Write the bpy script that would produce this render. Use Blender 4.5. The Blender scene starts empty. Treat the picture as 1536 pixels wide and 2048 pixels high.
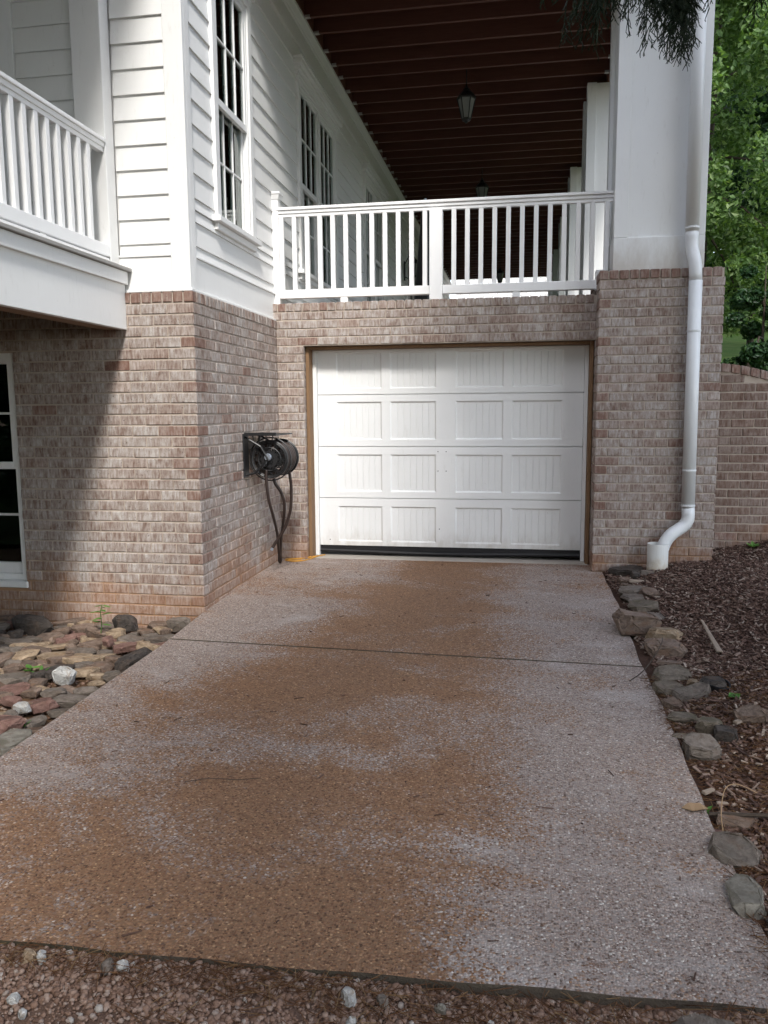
import bpy, bmesh, math, random
import numpy as np
from mathutils import Vector, Matrix

C = bpy.context.scene
col = C.collection
rad = math.radians
rng = np.random.default_rng(7)
random.seed(7)

# ------------------------------------------------------------------ camera, light, exposure
CAM = np.array([2.3378, -5.5449, 1.4624])
YAW, PITCH, ROLL, FPX = -0.17007, 0.12759, 0.00716, 1589.7
fw = np.array([math.sin(YAW)*math.cos(PITCH), math.cos(YAW)*math.cos(PITCH), -math.sin(PITCH)])
rt = np.array([math.cos(YAW), -math.sin(YAW), 0.0]); dn = np.cross(fw, rt)
r2 = math.cos(ROLL)*rt + math.sin(ROLL)*dn
d2 = -math.sin(ROLL)*rt + math.cos(ROLL)*dn
cam = bpy.data.cameras.new('camera'); camo = bpy.data.objects.new('camera', cam); col.objects.link(camo)
cam.sensor_fit = 'VERTICAL'; cam.sensor_height = 24.0; cam.sensor_width = 18.0
cam.lens = 24.0*FPX/2048.0; cam.clip_end = 600; cam.clip_start = 0.05
M = Matrix.Identity(4)
for i in range(3):
    M[i][0], M[i][1], M[i][2], M[i][3] = r2[i], -d2[i], -fw[i], CAM[i]
camo.matrix_world = M
C.camera = camo

SUN = Vector((0.28, -0.93, 1.0)).normalized()          # towards the sun
world = bpy.data.worlds.new('World'); C.world = world; world.use_nodes = True
wn = world.node_tree; wn.nodes.clear()
sky = wn.nodes.new('ShaderNodeTexSky'); sky.sky_type = 'NISHITA'; sky.sun_disc = False
sky.sun_elevation = math.asin(SUN.z); sky.sun_rotation = math.atan2(SUN.x, SUN.y)
sky.air_density = 1.0; sky.dust_density = 1.3; sky.ozone_density = 1.0
bg = wn.nodes.new('ShaderNodeBackground'); bg.inputs['Strength'].default_value = 0.15
wo = wn.nodes.new('ShaderNodeOutputWorld')
hs = wn.nodes.new('ShaderNodeHueSaturation'); hs.inputs['Saturation'].default_value = 0.62
wn.links.new(sky.outputs[0], hs.inputs['Color']); wn.links.new(hs.outputs[0], bg.inputs[0]); wn.links.new(bg.outputs[0], wo.inputs[0])
sl = bpy.data.lights.new('sun', 'SUN'); sl.energy = 1.3; sl.angle = rad(8.0); sl.color = (1.0, 0.965, 0.915)
so = bpy.data.objects.new('sun', sl); col.objects.link(so)
so.rotation_euler = SUN.to_track_quat('Z', 'Y').to_euler(); so.location = (6, -15, 20)
vs = C.view_settings
C.display_settings.display_device = 'sRGB'
vs.view_transform = 'Standard'; vs.look = 'None'; vs.gamma = 1.0; vs.exposure = 1.72; vs.use_curve_mapping = False
C.cycles.max_bounces = 8; C.cycles.diffuse_bounces = 4; C.cycles.transparent_max_bounces = 12

# ------------------------------------------------------------------ material helpers
class NT:
    def __init__(s, name):
        s.m = bpy.data.materials.new(name); s.m.use_nodes = True
        s.t = s.m.node_tree; s.b = s.t.nodes['Principled BSDF']; s.out = s.t.nodes['Material Output']
    def n(s, typ, **kw):
        o = s.t.nodes.new(typ)
        for k, v in kw.items(): setattr(o, k, v)
        return o
    def set(s, sock, v):
        if hasattr(v, 'links') or isinstance(v, bpy.types.NodeSocket): s.t.links.new(v, sock)
        else:
            if isinstance(v, tuple) and len(v) == 3 and sock.type == 'RGBA': v = v + (1,)
            sock.default_value = v
    def math(s, op, a, b=0.5, c=None, clamp=False):
        o = s.n('ShaderNodeMath', operation=op, use_clamp=clamp)
        s.set(o.inputs[0], a); s.set(o.inputs[1], b)
        if c is not None: s.set(o.inputs[2], c)
        return o.outputs[0]
    def mix(s, f, a, b, mode='MIX'):
        o = s.n('ShaderNodeMix', data_type='RGBA', blend_type=mode)
        s.set(o.inputs[0], f); s.set(o.inputs[6], a); s.set(o.inputs[7], b)
        return o.outputs[2]
    def pos(s): return s.n('ShaderNodeNewGeometry').outputs['Position']
    def rnd(s):
        g = s.n('ShaderNodeNewGeometry').outputs['Random Per Island']; o = s.n('ShaderNodeObjectInfo').outputs['Random']
        return s.math('FRACT', s.math('ADD', s.math('MULTIPLY', g, 7.31), o))
    def vec(s, v, mul=(1, 1, 1), add=None):
        o = s.n('ShaderNodeVectorMath', operation='MULTIPLY'); s.set(o.inputs[0], v); o.inputs[1].default_value = mul
        r = o.outputs[0]
        if add is not None:
            a = s.n('ShaderNodeVectorMath', operation='ADD'); s.set(a.inputs[0], r); s.set(a.inputs[1], add); r = a.outputs[0]
        return r
    def noise(s, v, scale, detail=4, rough=0.55, dist=0.0):
        o = s.n('ShaderNodeTexNoise'); s.set(o.inputs['Vector'], v)
        o.inputs['Scale'].default_value = scale; o.inputs['Detail'].default_value = detail
        o.inputs['Roughness'].default_value = rough; o.inputs['Distortion'].default_value = dist
        return o.outputs['Fac']
    def vor(s, v, scale, feature='F1', out='Distance', rand=1.0):
        o = s.n('ShaderNodeTexVoronoi', feature=feature); s.set(o.inputs['Vector'], v)
        o.inputs['Scale'].default_value = scale; o.inputs['Randomness'].default_value = rand
        return o.outputs[out]
    def ramp(s, f, stops, interp='LINEAR'):
        o = s.n('ShaderNodeValToRGB'); s.set(o.inputs[0], f); cr = o.color_ramp; cr.interpolation = interp
        while len(cr.elements) < len(stops): cr.elements.new(0.5)
        for e, (p, c) in zip(cr.elements, stops):
            e.position = p; e.color = (c, c, c, 1) if isinstance(c, (int, float)) else tuple(c) + (1,)
        return o.outputs[0]
    def sep(s, v):
        o = s.n('ShaderNodeSeparateXYZ'); s.set(o.inputs[0], v); return o.outputs
    def smooth(s, v, a, b):
        o = s.n('ShaderNodeMapRange', interpolation_type='SMOOTHSTEP'); s.set(o.inputs[0], v)
        o.inputs[1].default_value = a; o.inputs[2].default_value = b; return o.outputs[0]
    def bump(s, h, strength=0.3, dist=0.01, prev=None):
        o = s.n('ShaderNodeBump'); s.set(o.inputs['Height'], h)
        o.inputs['Strength'].default_value = strength; o.inputs['Distance'].default_value = dist
        if prev is not None: s.set(o.inputs['Normal'], prev)
        return o.outputs[0]
    def done(s, color=None, rough=None, normal=None, spec=None, metal=None):
        if color is not None: s.set(s.b.inputs['Base Color'], color)
        if rough is not None: s.set(s.b.inputs['Roughness'], rough)
        if normal is not None: s.set(s.b.inputs['Normal'], normal)
        if spec is not None: s.b.inputs['Specular IOR Level'].default_value = spec
        if metal is not None: s.b.inputs['Metallic'].default_value = metal
        return s.m

def dirt_stain(t, p):
    """orange clay splash staining at the foot of the brick, patchy"""
    x, y, z = t.sep(p)
    n = t.noise(p, 1.7, 4, 0.6)
    h = t.math('MULTIPLY_ADD', n, 1.5, -0.50)
    f = t.smooth(t.math('SUBTRACT', h, z), -0.12, 0.22)
    return t.math('MULTIPLY', f, 0.75)

def brick_mat(name, washed=True, tone=(1, 1, 1)):
    t = NT(name); p = t.pos(); r = t.rnd()
    off = t.n('ShaderNodeCombineXYZ'); t.set(off.inputs[0], t.math('MULTIPLY', r, 37.0)); t.set(off.inputs[1], t.math('MULTIPLY', r, 91.0))
    t.set(off.inputs[2], t.math('MULTIPLY', r, 17.0))
    q = t.vec(p, (1, 1, 0.22), off.outputs[0])
    q2 = t.vec(p, (1, 1, 1), off.outputs[0])
    streak = t.noise(q, 58, 5, 0.62)
    patch = t.noise(q2, 13, 4, 0.6)
    w = t.math('ADD', t.math('MULTIPLY', streak, 0.66), t.math('MULTIPLY', patch, 0.34))
    w = t.math('ADD', w, t.math('MULTIPLY_ADD', r, 0.06, -0.02))
    w = t.math('ADD', w, t.math('MULTIPLY_ADD', t.noise(p, 2.6, 4, 0.6), 0.16, -0.075))
    if washed:
        base = t.ramp(w, [(0.30, (0.12, 0.072, 0.055)), (0.41, (0.21, 0.150, 0.124)), (0.50, (0.295, 0.245, 0.216)), (0.66, (0.45, 0.415, 0.39))])
    else:
        base = t.ramp(w, [(0.33, (0.125, 0.068, 0.052)), (0.47, (0.205, 0.128, 0.102)), (0.66, (0.32, 0.26, 0.228))])
    r2_ = t.math('FRACT', t.math('MULTIPLY', r, 13.7))
    base = t.mix(t.math('MULTIPLY', t.smooth(r2_, 0.6, 1.0), 0.6), base, t.mix(1.0, base, (0.90, 0.78, 0.72), 'MULTIPLY'))
    base = t.mix(t.smooth(t.noise(q2, 75, 3, 0.7), 0.62, 0.72), base, (0.06, 0.042, 0.035))
    base = t.mix(1.0, base, tone, 'MULTIPLY')
    base = t.mix(dirt_stain(t, p), base, t.mix(0.5, base, (0.30, 0.125, 0.04)))
    h = t.math('ADD', t.noise(q2, 85, 5, 0.75), t.math('MULTIPLY', t.noise(q, 70, 3), 0.35))
    nb = t.bump(h, 0.5, 0.0045)
    return t.done(base, 0.88, nb, 0.2)

def mortar_mat():
    t = NT('mortar'); p = t.pos()
    n = t.noise(p, 6, 4); c = t.mix(n, (0.33, 0.27, 0.225), (0.50, 0.43, 0.36))
    c = t.mix(dirt_stain(t, p), c, (0.30, 0.15, 0.06))
    return t.done(c, 0.95, t.bump(t.noise(p, 120, 4, 0.7), 0.5, 0.004), 0.15)

def paint_mat(name, c0, c1, rough=0.45, bump=0.06, dirty=0.0, foot=None):
    t = NT(name); p = t.pos()
    n = t.noise(p, 2.2, 5, 0.6); c = t.mix(n, c0, c1)
    g = t.noise(t.vec(p, (6, 6, 1)), 7, 5, 0.65)
    c = t.mix(t.math('MULTIPLY', t.smooth(g, 0.56, 0.8), 0.25 + dirty), c, (0.42, 0.40, 0.36))
    if foot is not None:
        z = t.sep(p)[2]; gn = t.noise(t.vec(p, (1, 1, 0.35)), 9, 6, 0.72)
        f = t.smooth(t.math('SUBTRACT', t.math('ADD', z, -foot), t.math('MULTIPLY', gn, 0.55)), 0.05, -0.30)
        c = t.mix(t.math('MULTIPLY', f, 0.55), c, (0.36, 0.30, 0.235))
    sp = t.smooth(t.noise(p, 46, 2, 0.6), 0.76, 0.80)
    c = t.mix(t.math('MULTIPLY', sp, 0.5), c, (0.2, 0.17, 0.14))
    return t.done(c, t.math('MULTIPLY_ADD', n, 0.2, rough - 0.1), t.bump(t.noise(t.vec(p, (1, 1, 1)), 160, 3), bump, 0.002), 0.4)

def wood_mat(name, dark, light, axis=2, rough=0.7, scale=9):
    t = NT(name); p = t.pos(); r = t.rnd()
    mul = [7, 7, 7]; mul[axis] = 0.35
    off = t.n('ShaderNodeCombineXYZ'); t.set(off.inputs[0], t.math('MULTIPLY', r, 9)); t.set(off.inputs[1], t.math('MULTIPLY', r, 23)); t.set(off.inputs[2], t.math('MULTIPLY', r, 5))
    q = t.vec(p, tuple(mul), off.outputs[0])
    n = t.noise(q, scale, 5, 0.65, 0.6); n2 = t.noise(p, 1.5, 3)
    c = t.mix(n, dark, light); c = t.mix(t.math('MULTIPLY', n2, 0.5), c, dark)
    return t.done(c, rough, t.bump(n, 0.3, 0.003), 0.25)

def concrete_mat():
    t = NT('exposed_aggregate'); p = t.pos(); x, y, z = t.sep(p)
    pd = t.vec(p, (1, 1, 0.0))
    wob = t.n('ShaderNodeVectorMath', operation='ADD'); t.set(wob.inputs[0], pd)
    nz = t.n('ShaderNodeTexNoise'); t.set(nz.inputs['Vector'], p); nz.inputs['Scale'].default_value = 60
    t.set(wob.inputs[1], t.vec(nz.outputs['Color'], (0.006, 0.006, 0)))
    v = wob.outputs[0]
    S = 122
    d = t.vor(v, S); cell = t.vor(v, S, out='Color'); cr = t.sep(cell)
    stone = t.ramp(cr[0], [(0.0, (0.10, 0.068, 0.053)), (0.2, (0.21, 0.148, 0.12)), (0.5, (0.305, 0.235, 0.198)), (0.75, (0.40, 0.335, 0.295)), (0.9, (0.29, 0.20, 0.145)), (0.985, (0.54, 0.49, 0.44))])
    cement = t.mix(t.noise(p, 5, 3), (0.20, 0.162, 0.14), (0.30, 0.255, 0.228))
    gap = t.smooth(d, 0.50, 0.72)
    c = t.mix(gap, stone, cement)
    big = t.smooth(cr[1], 0.990, 0.996)
    c = t.mix(t.math('MULTIPLY', big, t.math('SUBTRACT', 1.0, gap)), c, (0.62, 0.57, 0.51))
    # rusty leaf-and-pollen stains, broad and drifting across the slab
    q = t.vec(p, (0.75, 1.5, 1), (3.1, 1.7, 0))
    n1 = t.noise(q, 0.85, 9, 0.70, 0.6); n2 = t.noise(p, 2.6, 7, 0.72, 0.4); n3 = t.noise(p, 14, 3, 0.7)
    m = t.math('ADD', t.math('MULTIPLY', n1, 0.62), t.math('MULTIPLY', n2, 0.30)); m = t.math('ADD', m, t.math('MULTIPLY', n3, 0.08))
    # more of it down the middle of the drive, less along the right edge
    lane = t.smooth(t.math('ADD', x, t.math('MULTIPLY', n2, 0.9)), 3.1, 2.35)
    lane = t.math('MULTIPLY', lane, t.smooth(t.math('SUBTRACT', x, t.math('MULTIPLY', y, 0.22)), 0.3, 1.5))
    m = t.math('ADD', m, t.math('MULTIPLY_ADD', lane, 0.16, -0.11))
    back = t.smooth(y, -0.6, 1.6); m = t.math('ADD', m, t.math('MULTIPLY', back, 0.06))
    m = t.math('ADD', m, t.math('MULTIPLY_ADD', cr[2], 0.15, -0.075))
    s = t.smooth(m, 0.445, 0.535)
    c = t.mix(t.math('MULTIPLY', s, 0.95), c, t.mix(1.0, c, (0.76, 0.495, 0.285), 'MULTIPLY'))
    spot = t.smooth(t.math('ADD', t.noise(p, 5.5, 4, 0.7), t.math('MULTIPLY_ADD', cr[2], 0.1, -0.05)), 0.68, 0.74)
    c = t.mix(t.math('MULTIPLY', spot, 0.6), c, (0.13, 0.058, 0.03))
    pale = t.smooth(t.noise(t.vec(p, (1, 1.6, 1)), 1.9, 5, 0.6), 0.52, 0.7)
    c = t.mix(t.math('MULTIPLY', t.math('MULTIPLY', pale, 0.35), t.math('SUBTRACT', 1.0, s)), c, (0.48, 0.44, 0.41))
    dome = t.math('SUBTRACT', 1.0, t.math('MINIMUM', d, 0.7))
    nb = t.bump(dome, 1.0, 0.006); nb = t.bump(t.noise(p, 300, 2), 0.25, 0.002, nb)
    return t.done(c, 0.72, nb, 0.35)

def ramp_island(name, stops, rough=0.85, bump=0.0, bscale=60, var=0.5, spec=0.25, interp='LINEAR'):
    t = NT(name); p = t.pos(); r = t.rnd()
    c = t.ramp(r, stops, interp)
    n = t.noise(p, bscale, 4, 0.65)
    c = t.mix(t.math('MULTIPLY', n, var), c, t.mix(1.0, c, (0.45, 0.43, 0.42), 'MULTIPLY'))
    nb = t.bump(n, bump, 0.01) if bump else None
    return t.done(c, rough, nb, spec)

def stone_mat(name, c0, c1, c2=None):
    t = NT(name); p = t.pos(); r = t.rnd()
    off = t.n('ShaderNodeCombineXYZ'); t.set(off.inputs[0], t.math('MULTIPLY', r, 31)); t.set(off.inputs[1], t.math('MULTIPLY', r, 11))
    q = t.vec(p, (1, 1, 1.6), off.outputs[0])
    n = t.noise(q, 22, 6, 0.72, 0.4); n2 = t.noise(q, 9, 4)
    c = t.mix(t.smooth(n, 0.34, 0.66), c0, c1)
    c = t.mix(t.math('MULTIPLY', t.smooth(t.noise(q, 48, 4, 0.7), 0.55, 0.7), 0.5), c, tuple(k*0.45 for k in c0))
    if c2: c = t.mix(t.smooth(n2, 0.5, 0.68), c, c2)
    c = t.mix(1.0, c, t.ramp(r, [(0.0, 0.70), (1.0, 1.15)]), 'MULTIPLY')
    dirt = t.smooth(t.noise(p, 12, 5, 0.7), 0.50, 0.66)
    c = t.mix(t.math('MULTIPLY', dirt, 0.45), c, (0.10, 0.062, 0.04))
    nb = t.bump(n, 1.0, 0.014); nb = t.bump(t.noise(q, 110, 3, 0.7), 0.5, 0.003, nb)
    return t.done(c, 0.85, nb, 0.25)

def leaf_mat(name, stops, trans=0.35):
    t = NT(name); r = t.rnd()
    c = t.ramp(r, stops)
    t.set(t.b.inputs['Base Color'], c); t.b.inputs['Roughness'].default_value = 0.5; t.b.inputs['Specular IOR Level'].default_value = 0.35
    tr = t.n('ShaderNodeBsdfTranslucent'); t.set(tr.inputs[0], t.mix(1.0, c, (1.3, 1.35, 0.6), 'MULTIPLY'))
    mx = t.n('ShaderNodeMixShader'); mx.inputs[0].default_value = trans
    t.t.links.new(t.b.outputs[0], mx.inputs[1]); t.t.links.new(tr.outputs[0], mx.inputs[2]); t.t.links.new(mx.outputs[0], t.out.inputs[0])
    return t.m

def glass_mat():
    t = NT('window_glass'); t.t.nodes.remove(t.b)
    fr = t.n('ShaderNodeFresnel'); fr.inputs[0].default_value = 2.1
    gl = t.n('ShaderNodeBsdfGlossy'); gl.inputs['Roughness'].default_value = 0.02; gl.inputs['Color'].default_value = (0.95, 1, 0.98, 1)
    tp = t.n('ShaderNodeBsdfTransparent'); tp.inputs[0].default_value = (0.62, 0.68, 0.66, 1)
    mx = t.n('ShaderNodeMixShader')
    t.t.links.new(fr.outputs[0], mx.inputs[0]); t.t.links.new(tp.outputs[0], mx.inputs[1]); t.t.links.new(gl.outputs[0], mx.inputs[2])
    t.t.links.new(mx.outputs[0], t.out.inputs[0]); return t.m

def plain(name, c, rough=0.6, metal=0.0, spec=0.4, bump=0.0):
    t = NT(name); p = t.pos(); n = t.noise(p, 9, 4)
    cc = t.mix(t.math('MULTIPLY', n, 0.5), c, tuple(k*0.6 for k in c))
    return t.done(cc, t.math('MULTIPLY_ADD', n, 0.2, rough - 0.1), t.bump(t.noise(p, 90, 3), bump, 0.003) if bump else None, spec, metal)

def soil_mat(name, c0, c1, c2, scale=9):
    t = NT(name); p = t.pos(); n = t.noise(p, scale, 6, 0.7); n2 = t.noise(p, 1.2, 3)
    c = t.mix(n, c0, c1); c = t.mix(t.smooth(n2, 0.4, 0.7), c, c2)
    return t.done(c, 0.95, t.bump(t.noise(p, 70, 5, 0.7), 0.8, 0.02), 0.15)

def pvc_mat():
    t = NT('stained_pvc'); p = t.pos(); z = t.sep(p)[2]; n = t.noise(t.vec(p, (1, 1, 0.5)), 16, 5, 0.7)
    f = t.smooth(t.math('ADD', z, t.math('MULTIPLY', n, 0.30)), 0.37, 0.16)
    c = t.mix(f, (0.70, 0.70, 0.67), t.mix(t.noise(p, 60, 3), (0.42, 0.32, 0.20), (0.60, 0.52, 0.38)))
    return t.done(c, 0.5, None, 0.4)

MT = {}
MT['brick'] = brick_mat('washed_brick'); MT['bare'] = brick_mat('bare_brick', False)
MT['shadebrick'] = brick_mat('shaded_brick', True, (0.66, 0.58, 0.54))  # washed brick darkened: tree shade on the retaining wall put into the tone
MT['mortar'] = mortar_mat()
MT['white'] = paint_mat('white_paint', (0.70, 0.70, 0.69), (0.80, 0.80, 0.785))
MT['siding'] = paint_mat('siding_paint', (0.70, 0.70, 0.685), (0.79, 0.79, 0.775), 0.5, 0.08)
MT['rail'] = paint_mat('railing_vinyl', (0.80, 0.80, 0.80), (0.85, 0.85, 0.84), 0.35, 0.03, -0.2)
MT['doorpaint'] = paint_mat('garage_door_paint', (0.71, 0.715, 0.71), (0.78, 0.785, 0.78), 0.42, 0.04, 0.0, -0.02)
MT['column'] = paint_mat('column_paint', (0.68, 0.685, 0.68), (0.76, 0.765, 0.76), 0.5, 0.05, 0.05, 2.62)
MT['pipe'] = paint_mat('downspout_paint', (0.66, 0.67, 0.67), (0.74, 0.75, 0.745), 0.35, 0.02)
MT['pvc'] = pvc_mat()
MT['joist'] = wood_mat('red_stained_joist', (0.085, 0.030, 0.022), (0.19, 0.085, 0.062), 0, 0.6)
MT['deck'] = wood_mat('red_stained_decking', (0.03, 0.008, 0.006), (0.06, 0.018, 0.013), 0, 0.7)
MT['jamb'] = wood_mat('treated_wood_jamb', (0.13, 0.07, 0.035), (0.30, 0.19, 0.105), 2, 0.75, 5)
MT['floor'] = wood_mat('porch_floor_boards', (0.26, 0.25, 0.235), (0.40, 0.385, 0.365), 1, 0.7)
MT['under'] = wood_mat('bare_soffit_wood', (0.20, 0.13, 0.085), (0.34, 0.24, 0.17), 1, 0.75)
MT['concrete'] = concrete_mat()
MT['slabedge'] = soil_mat('mossy_slab_edge', (0.075, 0.06, 0.046), (0.16, 0.13, 0.10), (0.08, 0.07, 0.045), 20)
MT['apron'] = plain('smooth_threshold_concrete', (0.42, 0.38, 0.33), 0.8, 0, 0.2, 0.4)
MT['black'] = plain('black_iron', (0.012, 0.012, 0.013), 0.45, 0.0, 0.5)
MT['rubber'] = plain('black_rubber', (0.010, 0.010, 0.012), 0.5)
MT['hose'] = plain('brown_hose', (0.034, 0.021, 0.017), 0.45)
MT['steel'] = plain('pale_metal', (0.38, 0.42, 0.48), 0.35, 0.6)
MT['galv'] = plain('galvanised_hanger', (0.50, 0.47, 0.45), 0.45, 0.3)
MT['glass'] = glass_mat()
MT['dark'] = plain('dark_interior', (0.018, 0.018, 0.017), 0.9)
MT['blind'] = plain('pale_curtain', (0.5, 0.53, 0.52), 0.8)
MT['lampglass'] = plain('seeded_lamp_glass', (0.22, 0.23, 0.22), 0.2, 0, 0.5)
MT['cord'] = plain('orange_cord_jacket', (0.52, 0.25, 0.035), 0.5)
MT['mulchsoil'] = soil_mat('mulch_soil', (0.04, 0.022, 0.016), (0.09, 0.052, 0.038), (0.075, 0.038, 0.024))
MT['bedsoil'] = soil_mat('clay_bed_soil', (0.09, 0.05, 0.028), (0.20, 0.12, 0.07), (0.15, 0.075, 0.035))
MT['gravelsoil'] = soil_mat('gravel_dirt', (0.12, 0.075, 0.055), (0.22, 0.142, 0.108), (0.17, 0.10, 0.065))
MT['lawn'] = soil_mat('lawn_grass', (0.05, 0.10, 0.018), (0.10, 0.17, 0.035), (0.13, 0.16, 0.05), 3)
MT['yardgrass'] = soil_mat('shaded_yard_grass', (0.025, 0.05, 0.012), (0.05, 0.085, 0.022), (0.06, 0.055, 0.025), 4)
MT['mulch'] = ramp_island('mulch_chip', [(0, (0.05, 0.028, 0.021)), (0.4, (0.12, 0.068, 0.050)), (0.75, (0.195, 0.122, 0.092)), (0.93, (0.29, 0.215, 0.17)), (1, (0.44, 0.36, 0.29))], 0.8, 0, 40)
MT['needle'] = ramp_island('dry_needle', [(0, (0.075, 0.032, 0.013)), (0.7, (0.15, 0.068, 0.028)), (1, (0.26, 0.165, 0.08))], 0.8)
MT['pebble'] = ramp_island('pea_gravel', [(0, (0.13, 0.074, 0.050)), (0.35, (0.235, 0.142, 0.098)), (0.65, (0.29, 0.192, 0.142)), (0.9, (0.32, 0.232, 0.182)), (0.985, (0.33, 0.265, 0.22)), (1, (0.42, 0.38, 0.335))], 0.75, 0.3, 90, 0.4)
MT['tan'] = stone_mat('tan_fieldstone', (0.25, 0.18, 0.115), (0.40, 0.305, 0.21), (0.30, 0.20, 0.12))
MT['brown'] = stone_mat('brown_fieldstone', (0.125, 0.088, 0.068), (0.235, 0.172, 0.132), (0.18, 0.112, 0.075))
MT['red'] = stone_mat('reddish_fieldstone', (0.155, 0.082, 0.065), (0.25, 0.15, 0.122))
MT['grey'] = stone_mat('grey_fieldstone', (0.122, 0.098, 0.080), (0.215, 0.178, 0.146), (0.15, 0.128, 0.105))
MT['darkst'] = stone_mat('dark_fieldstone', (0.042, 0.036, 0.032), (0.095, 0.078, 0.066))
MT['mossy'] = stone_mat('mossy_fieldstone', (0.120, 0.096, 0.073), (0.21, 0.172, 0.132), (0.115, 0.10, 0.062))
MT['pale'] = stone_mat('pale_greenish_fieldstone', (0.18, 0.16, 0.13), (0.275, 0.25, 0.205), (0.145, 0.128, 0.095))
MT['quartz'] = stone_mat('white_quartz', (0.40, 0.39, 0.365), (0.56, 0.55, 0.525), (0.36, 0.30, 0.235))
MT['chip'] = wood_mat('weathered_wood', (0.20, 0.15, 0.11), (0.38, 0.31, 0.245), 0, 0.8)
MT['bark'] = wood_mat('tree_bark', (0.035, 0.026, 0.020), (0.11, 0.085, 0.065), 2, 0.9, 4)
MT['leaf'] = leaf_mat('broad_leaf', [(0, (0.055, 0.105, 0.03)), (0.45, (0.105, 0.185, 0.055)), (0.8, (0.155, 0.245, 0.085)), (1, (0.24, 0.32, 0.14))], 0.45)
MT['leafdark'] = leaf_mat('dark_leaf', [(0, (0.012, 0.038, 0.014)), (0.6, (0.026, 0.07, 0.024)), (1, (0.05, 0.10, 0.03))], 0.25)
MT['cedar'] = leaf_mat('cedar_scale_leaf', [(0, (0.008, 0.017, 0.009)), (0.7, (0.018, 0.034, 0.016)), (1, (0.04, 0.05, 0.028))], 0.1)
MT['weed'] = leaf_mat('weed_leaf', [(0, (0.06, 0.17, 0.03)), (1, (0.13, 0.27, 0.06))])
MT['dryleaf'] = plain('dry_leaf', (0.34, 0.22, 0.12), 0.7)

# ------------------------------------------------------------------ mesh helpers
def finish(o, mats, smooth=False):
    for m in (mats if isinstance(mats, (list, tuple)) else [mats]): o.data.materials.append(MT[m] if isinstance(m, str) else m)
    return o

def add(name, me, parent=None, loc=(0, 0, 0)):
    o = bpy.data.objects.new(name, me); col.objects.link(o); o.location = loc
    if parent is not None: o.parent = parent
    return o

def tag(o, label=None, cat=None, group=None, kind=None):
    if label: o['label'] = label
    if cat: o['category'] = cat
    if group: o['group'] = group
    if kind: o['kind'] = kind
    return o

def thing(name, label, cat, loc=(0, 0, 0), group=None):
    o = bpy.data.objects.new(name, None); col.objects.link(o); o.location = loc; o.empty_display_size = 0.1
    return tag(o, label, cat, group)

class MB:
    """collects vertices and faces in world coordinates, builds one mesh object"""
    def __init__(s): s.v = []; s.f = []; s.mi = []
    def poly(s, pts, faces, mi=0):
        b = len(s.v); s.v += [tuple(p) for p in pts]
        for f in faces: s.f.append([b+i for i in f]); s.mi.append(mi)
        return s
    def hexa(s, p, mi=0):
        return s.poly(p, [(0, 3, 2, 1), (4, 5, 6, 7), (0, 1, 5, 4), (1, 2, 6, 5), (2, 3, 7, 6), (3, 0, 4, 7)], mi)
    def box(s, x0, x1, y0, y1, z0, z1, mi=0):
        x0, x1 = min(x0, x1), max(x0, x1); y0, y1 = min(y0, y1), max(y0, y1); z0, z1 = min(z0, z1), max(z0, z1)
        return s.hexa([(x0, y0, z0), (x1, y0, z0), (x1, y1, z0), (x0, y1, z0), (x0, y0, z1), (x1, y0, z1), (x1, y1, z1), (x0, y1, z1)], mi)
    def tube(s, path, r, n=8, caps=True, mi=0, sq=None):
        path = [Vector(p) for p in path]; rs = r if isinstance(r, (list, tuple)) else [r]*len(path)
        b = len(s.v); prev = None
        for i, p in enumerate(path):
            d = (path[min(i+1, len(path)-1)] - path[max(i-1, 0)]).normalized()
            if prev is None:
                u = d.orthogonal().normalized()
                ref = Vector((0, 1, 0)) if abs(d.y) < 0.9 else Vector((1, 0, 0))
                u = (ref - d*ref.dot(d)).normalized()
            else: u = (prev - d*prev.dot(d)).normalized()
            prev = u; w = d.cross(u)
            for k in range(n):
                a = 2*math.pi*k/n; q = p + (u*math.cos(a) + w*math.sin(a))*rs[i]; s.v.append(tuple(q))
        for i in range(len(path)-1):
            for k in range(n):
                k2 = (k+1) % n
                s.f.append([b+i*n+k, b+i*n+k2, b+(i+1)*n+k2, b+(i+1)*n+k]); s.mi.append(mi)
        if caps:
            s.f.append([b+k for k in range(n)][::-1]); s.mi.append(mi)
            e = b+(len(path)-1)*n; s.f.append([e+k for k in range(n)]); s.mi.append(mi)
        return s
    def build(s, name, mats, parent=None, bevel=0.0, smooth=False, segs=1):
        me = bpy.data.meshes.new(name); me.from_pydata(s.v, [], s.f)
        me.polygons.foreach_set('material_index', s.mi)
        if bevel:
            bm = bmesh.new(); bm.from_mesh(me)
            es = [e for e in bm.edges if len(e.link_faces) == 2 and e.calc_face_angle(0) > 0.5]
            bmesh.ops.bevel(bm, geom=es, offset=bevel, segments=segs, affect='EDGES', clamp_overlap=True, profile=0.6)
            bm.to_mesh(me); bm.free()
        if smooth: me.polygons.foreach_set('use_smooth', [True]*len(me.polygons))
        o = add(name, me, parent); return finish(o, mats)

def raw_mesh(name, V, F, mat, parent=None, smooth=False):
    V = np.asarray(V, np.float32); F = np.asarray(F, np.int32); n = F.shape[1]
    me = bpy.data.meshes.new(name); me.vertices.add(len(V)); me.vertices.foreach_set('co', V.ravel())
    me.loops.add(F.size); me.loops.foreach_set('vertex_index', F.ravel())
    me.polygons.add(len(F)); me.polygons.foreach_set('loop_start', np.arange(0, F.size, n, dtype=np.int32))
    me.polygons.foreach_set('use_smooth', np.full(len(F), bool(smooth)))
    me.update(); me.validate()
    return finish(add(name, me, parent), mat)

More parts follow.
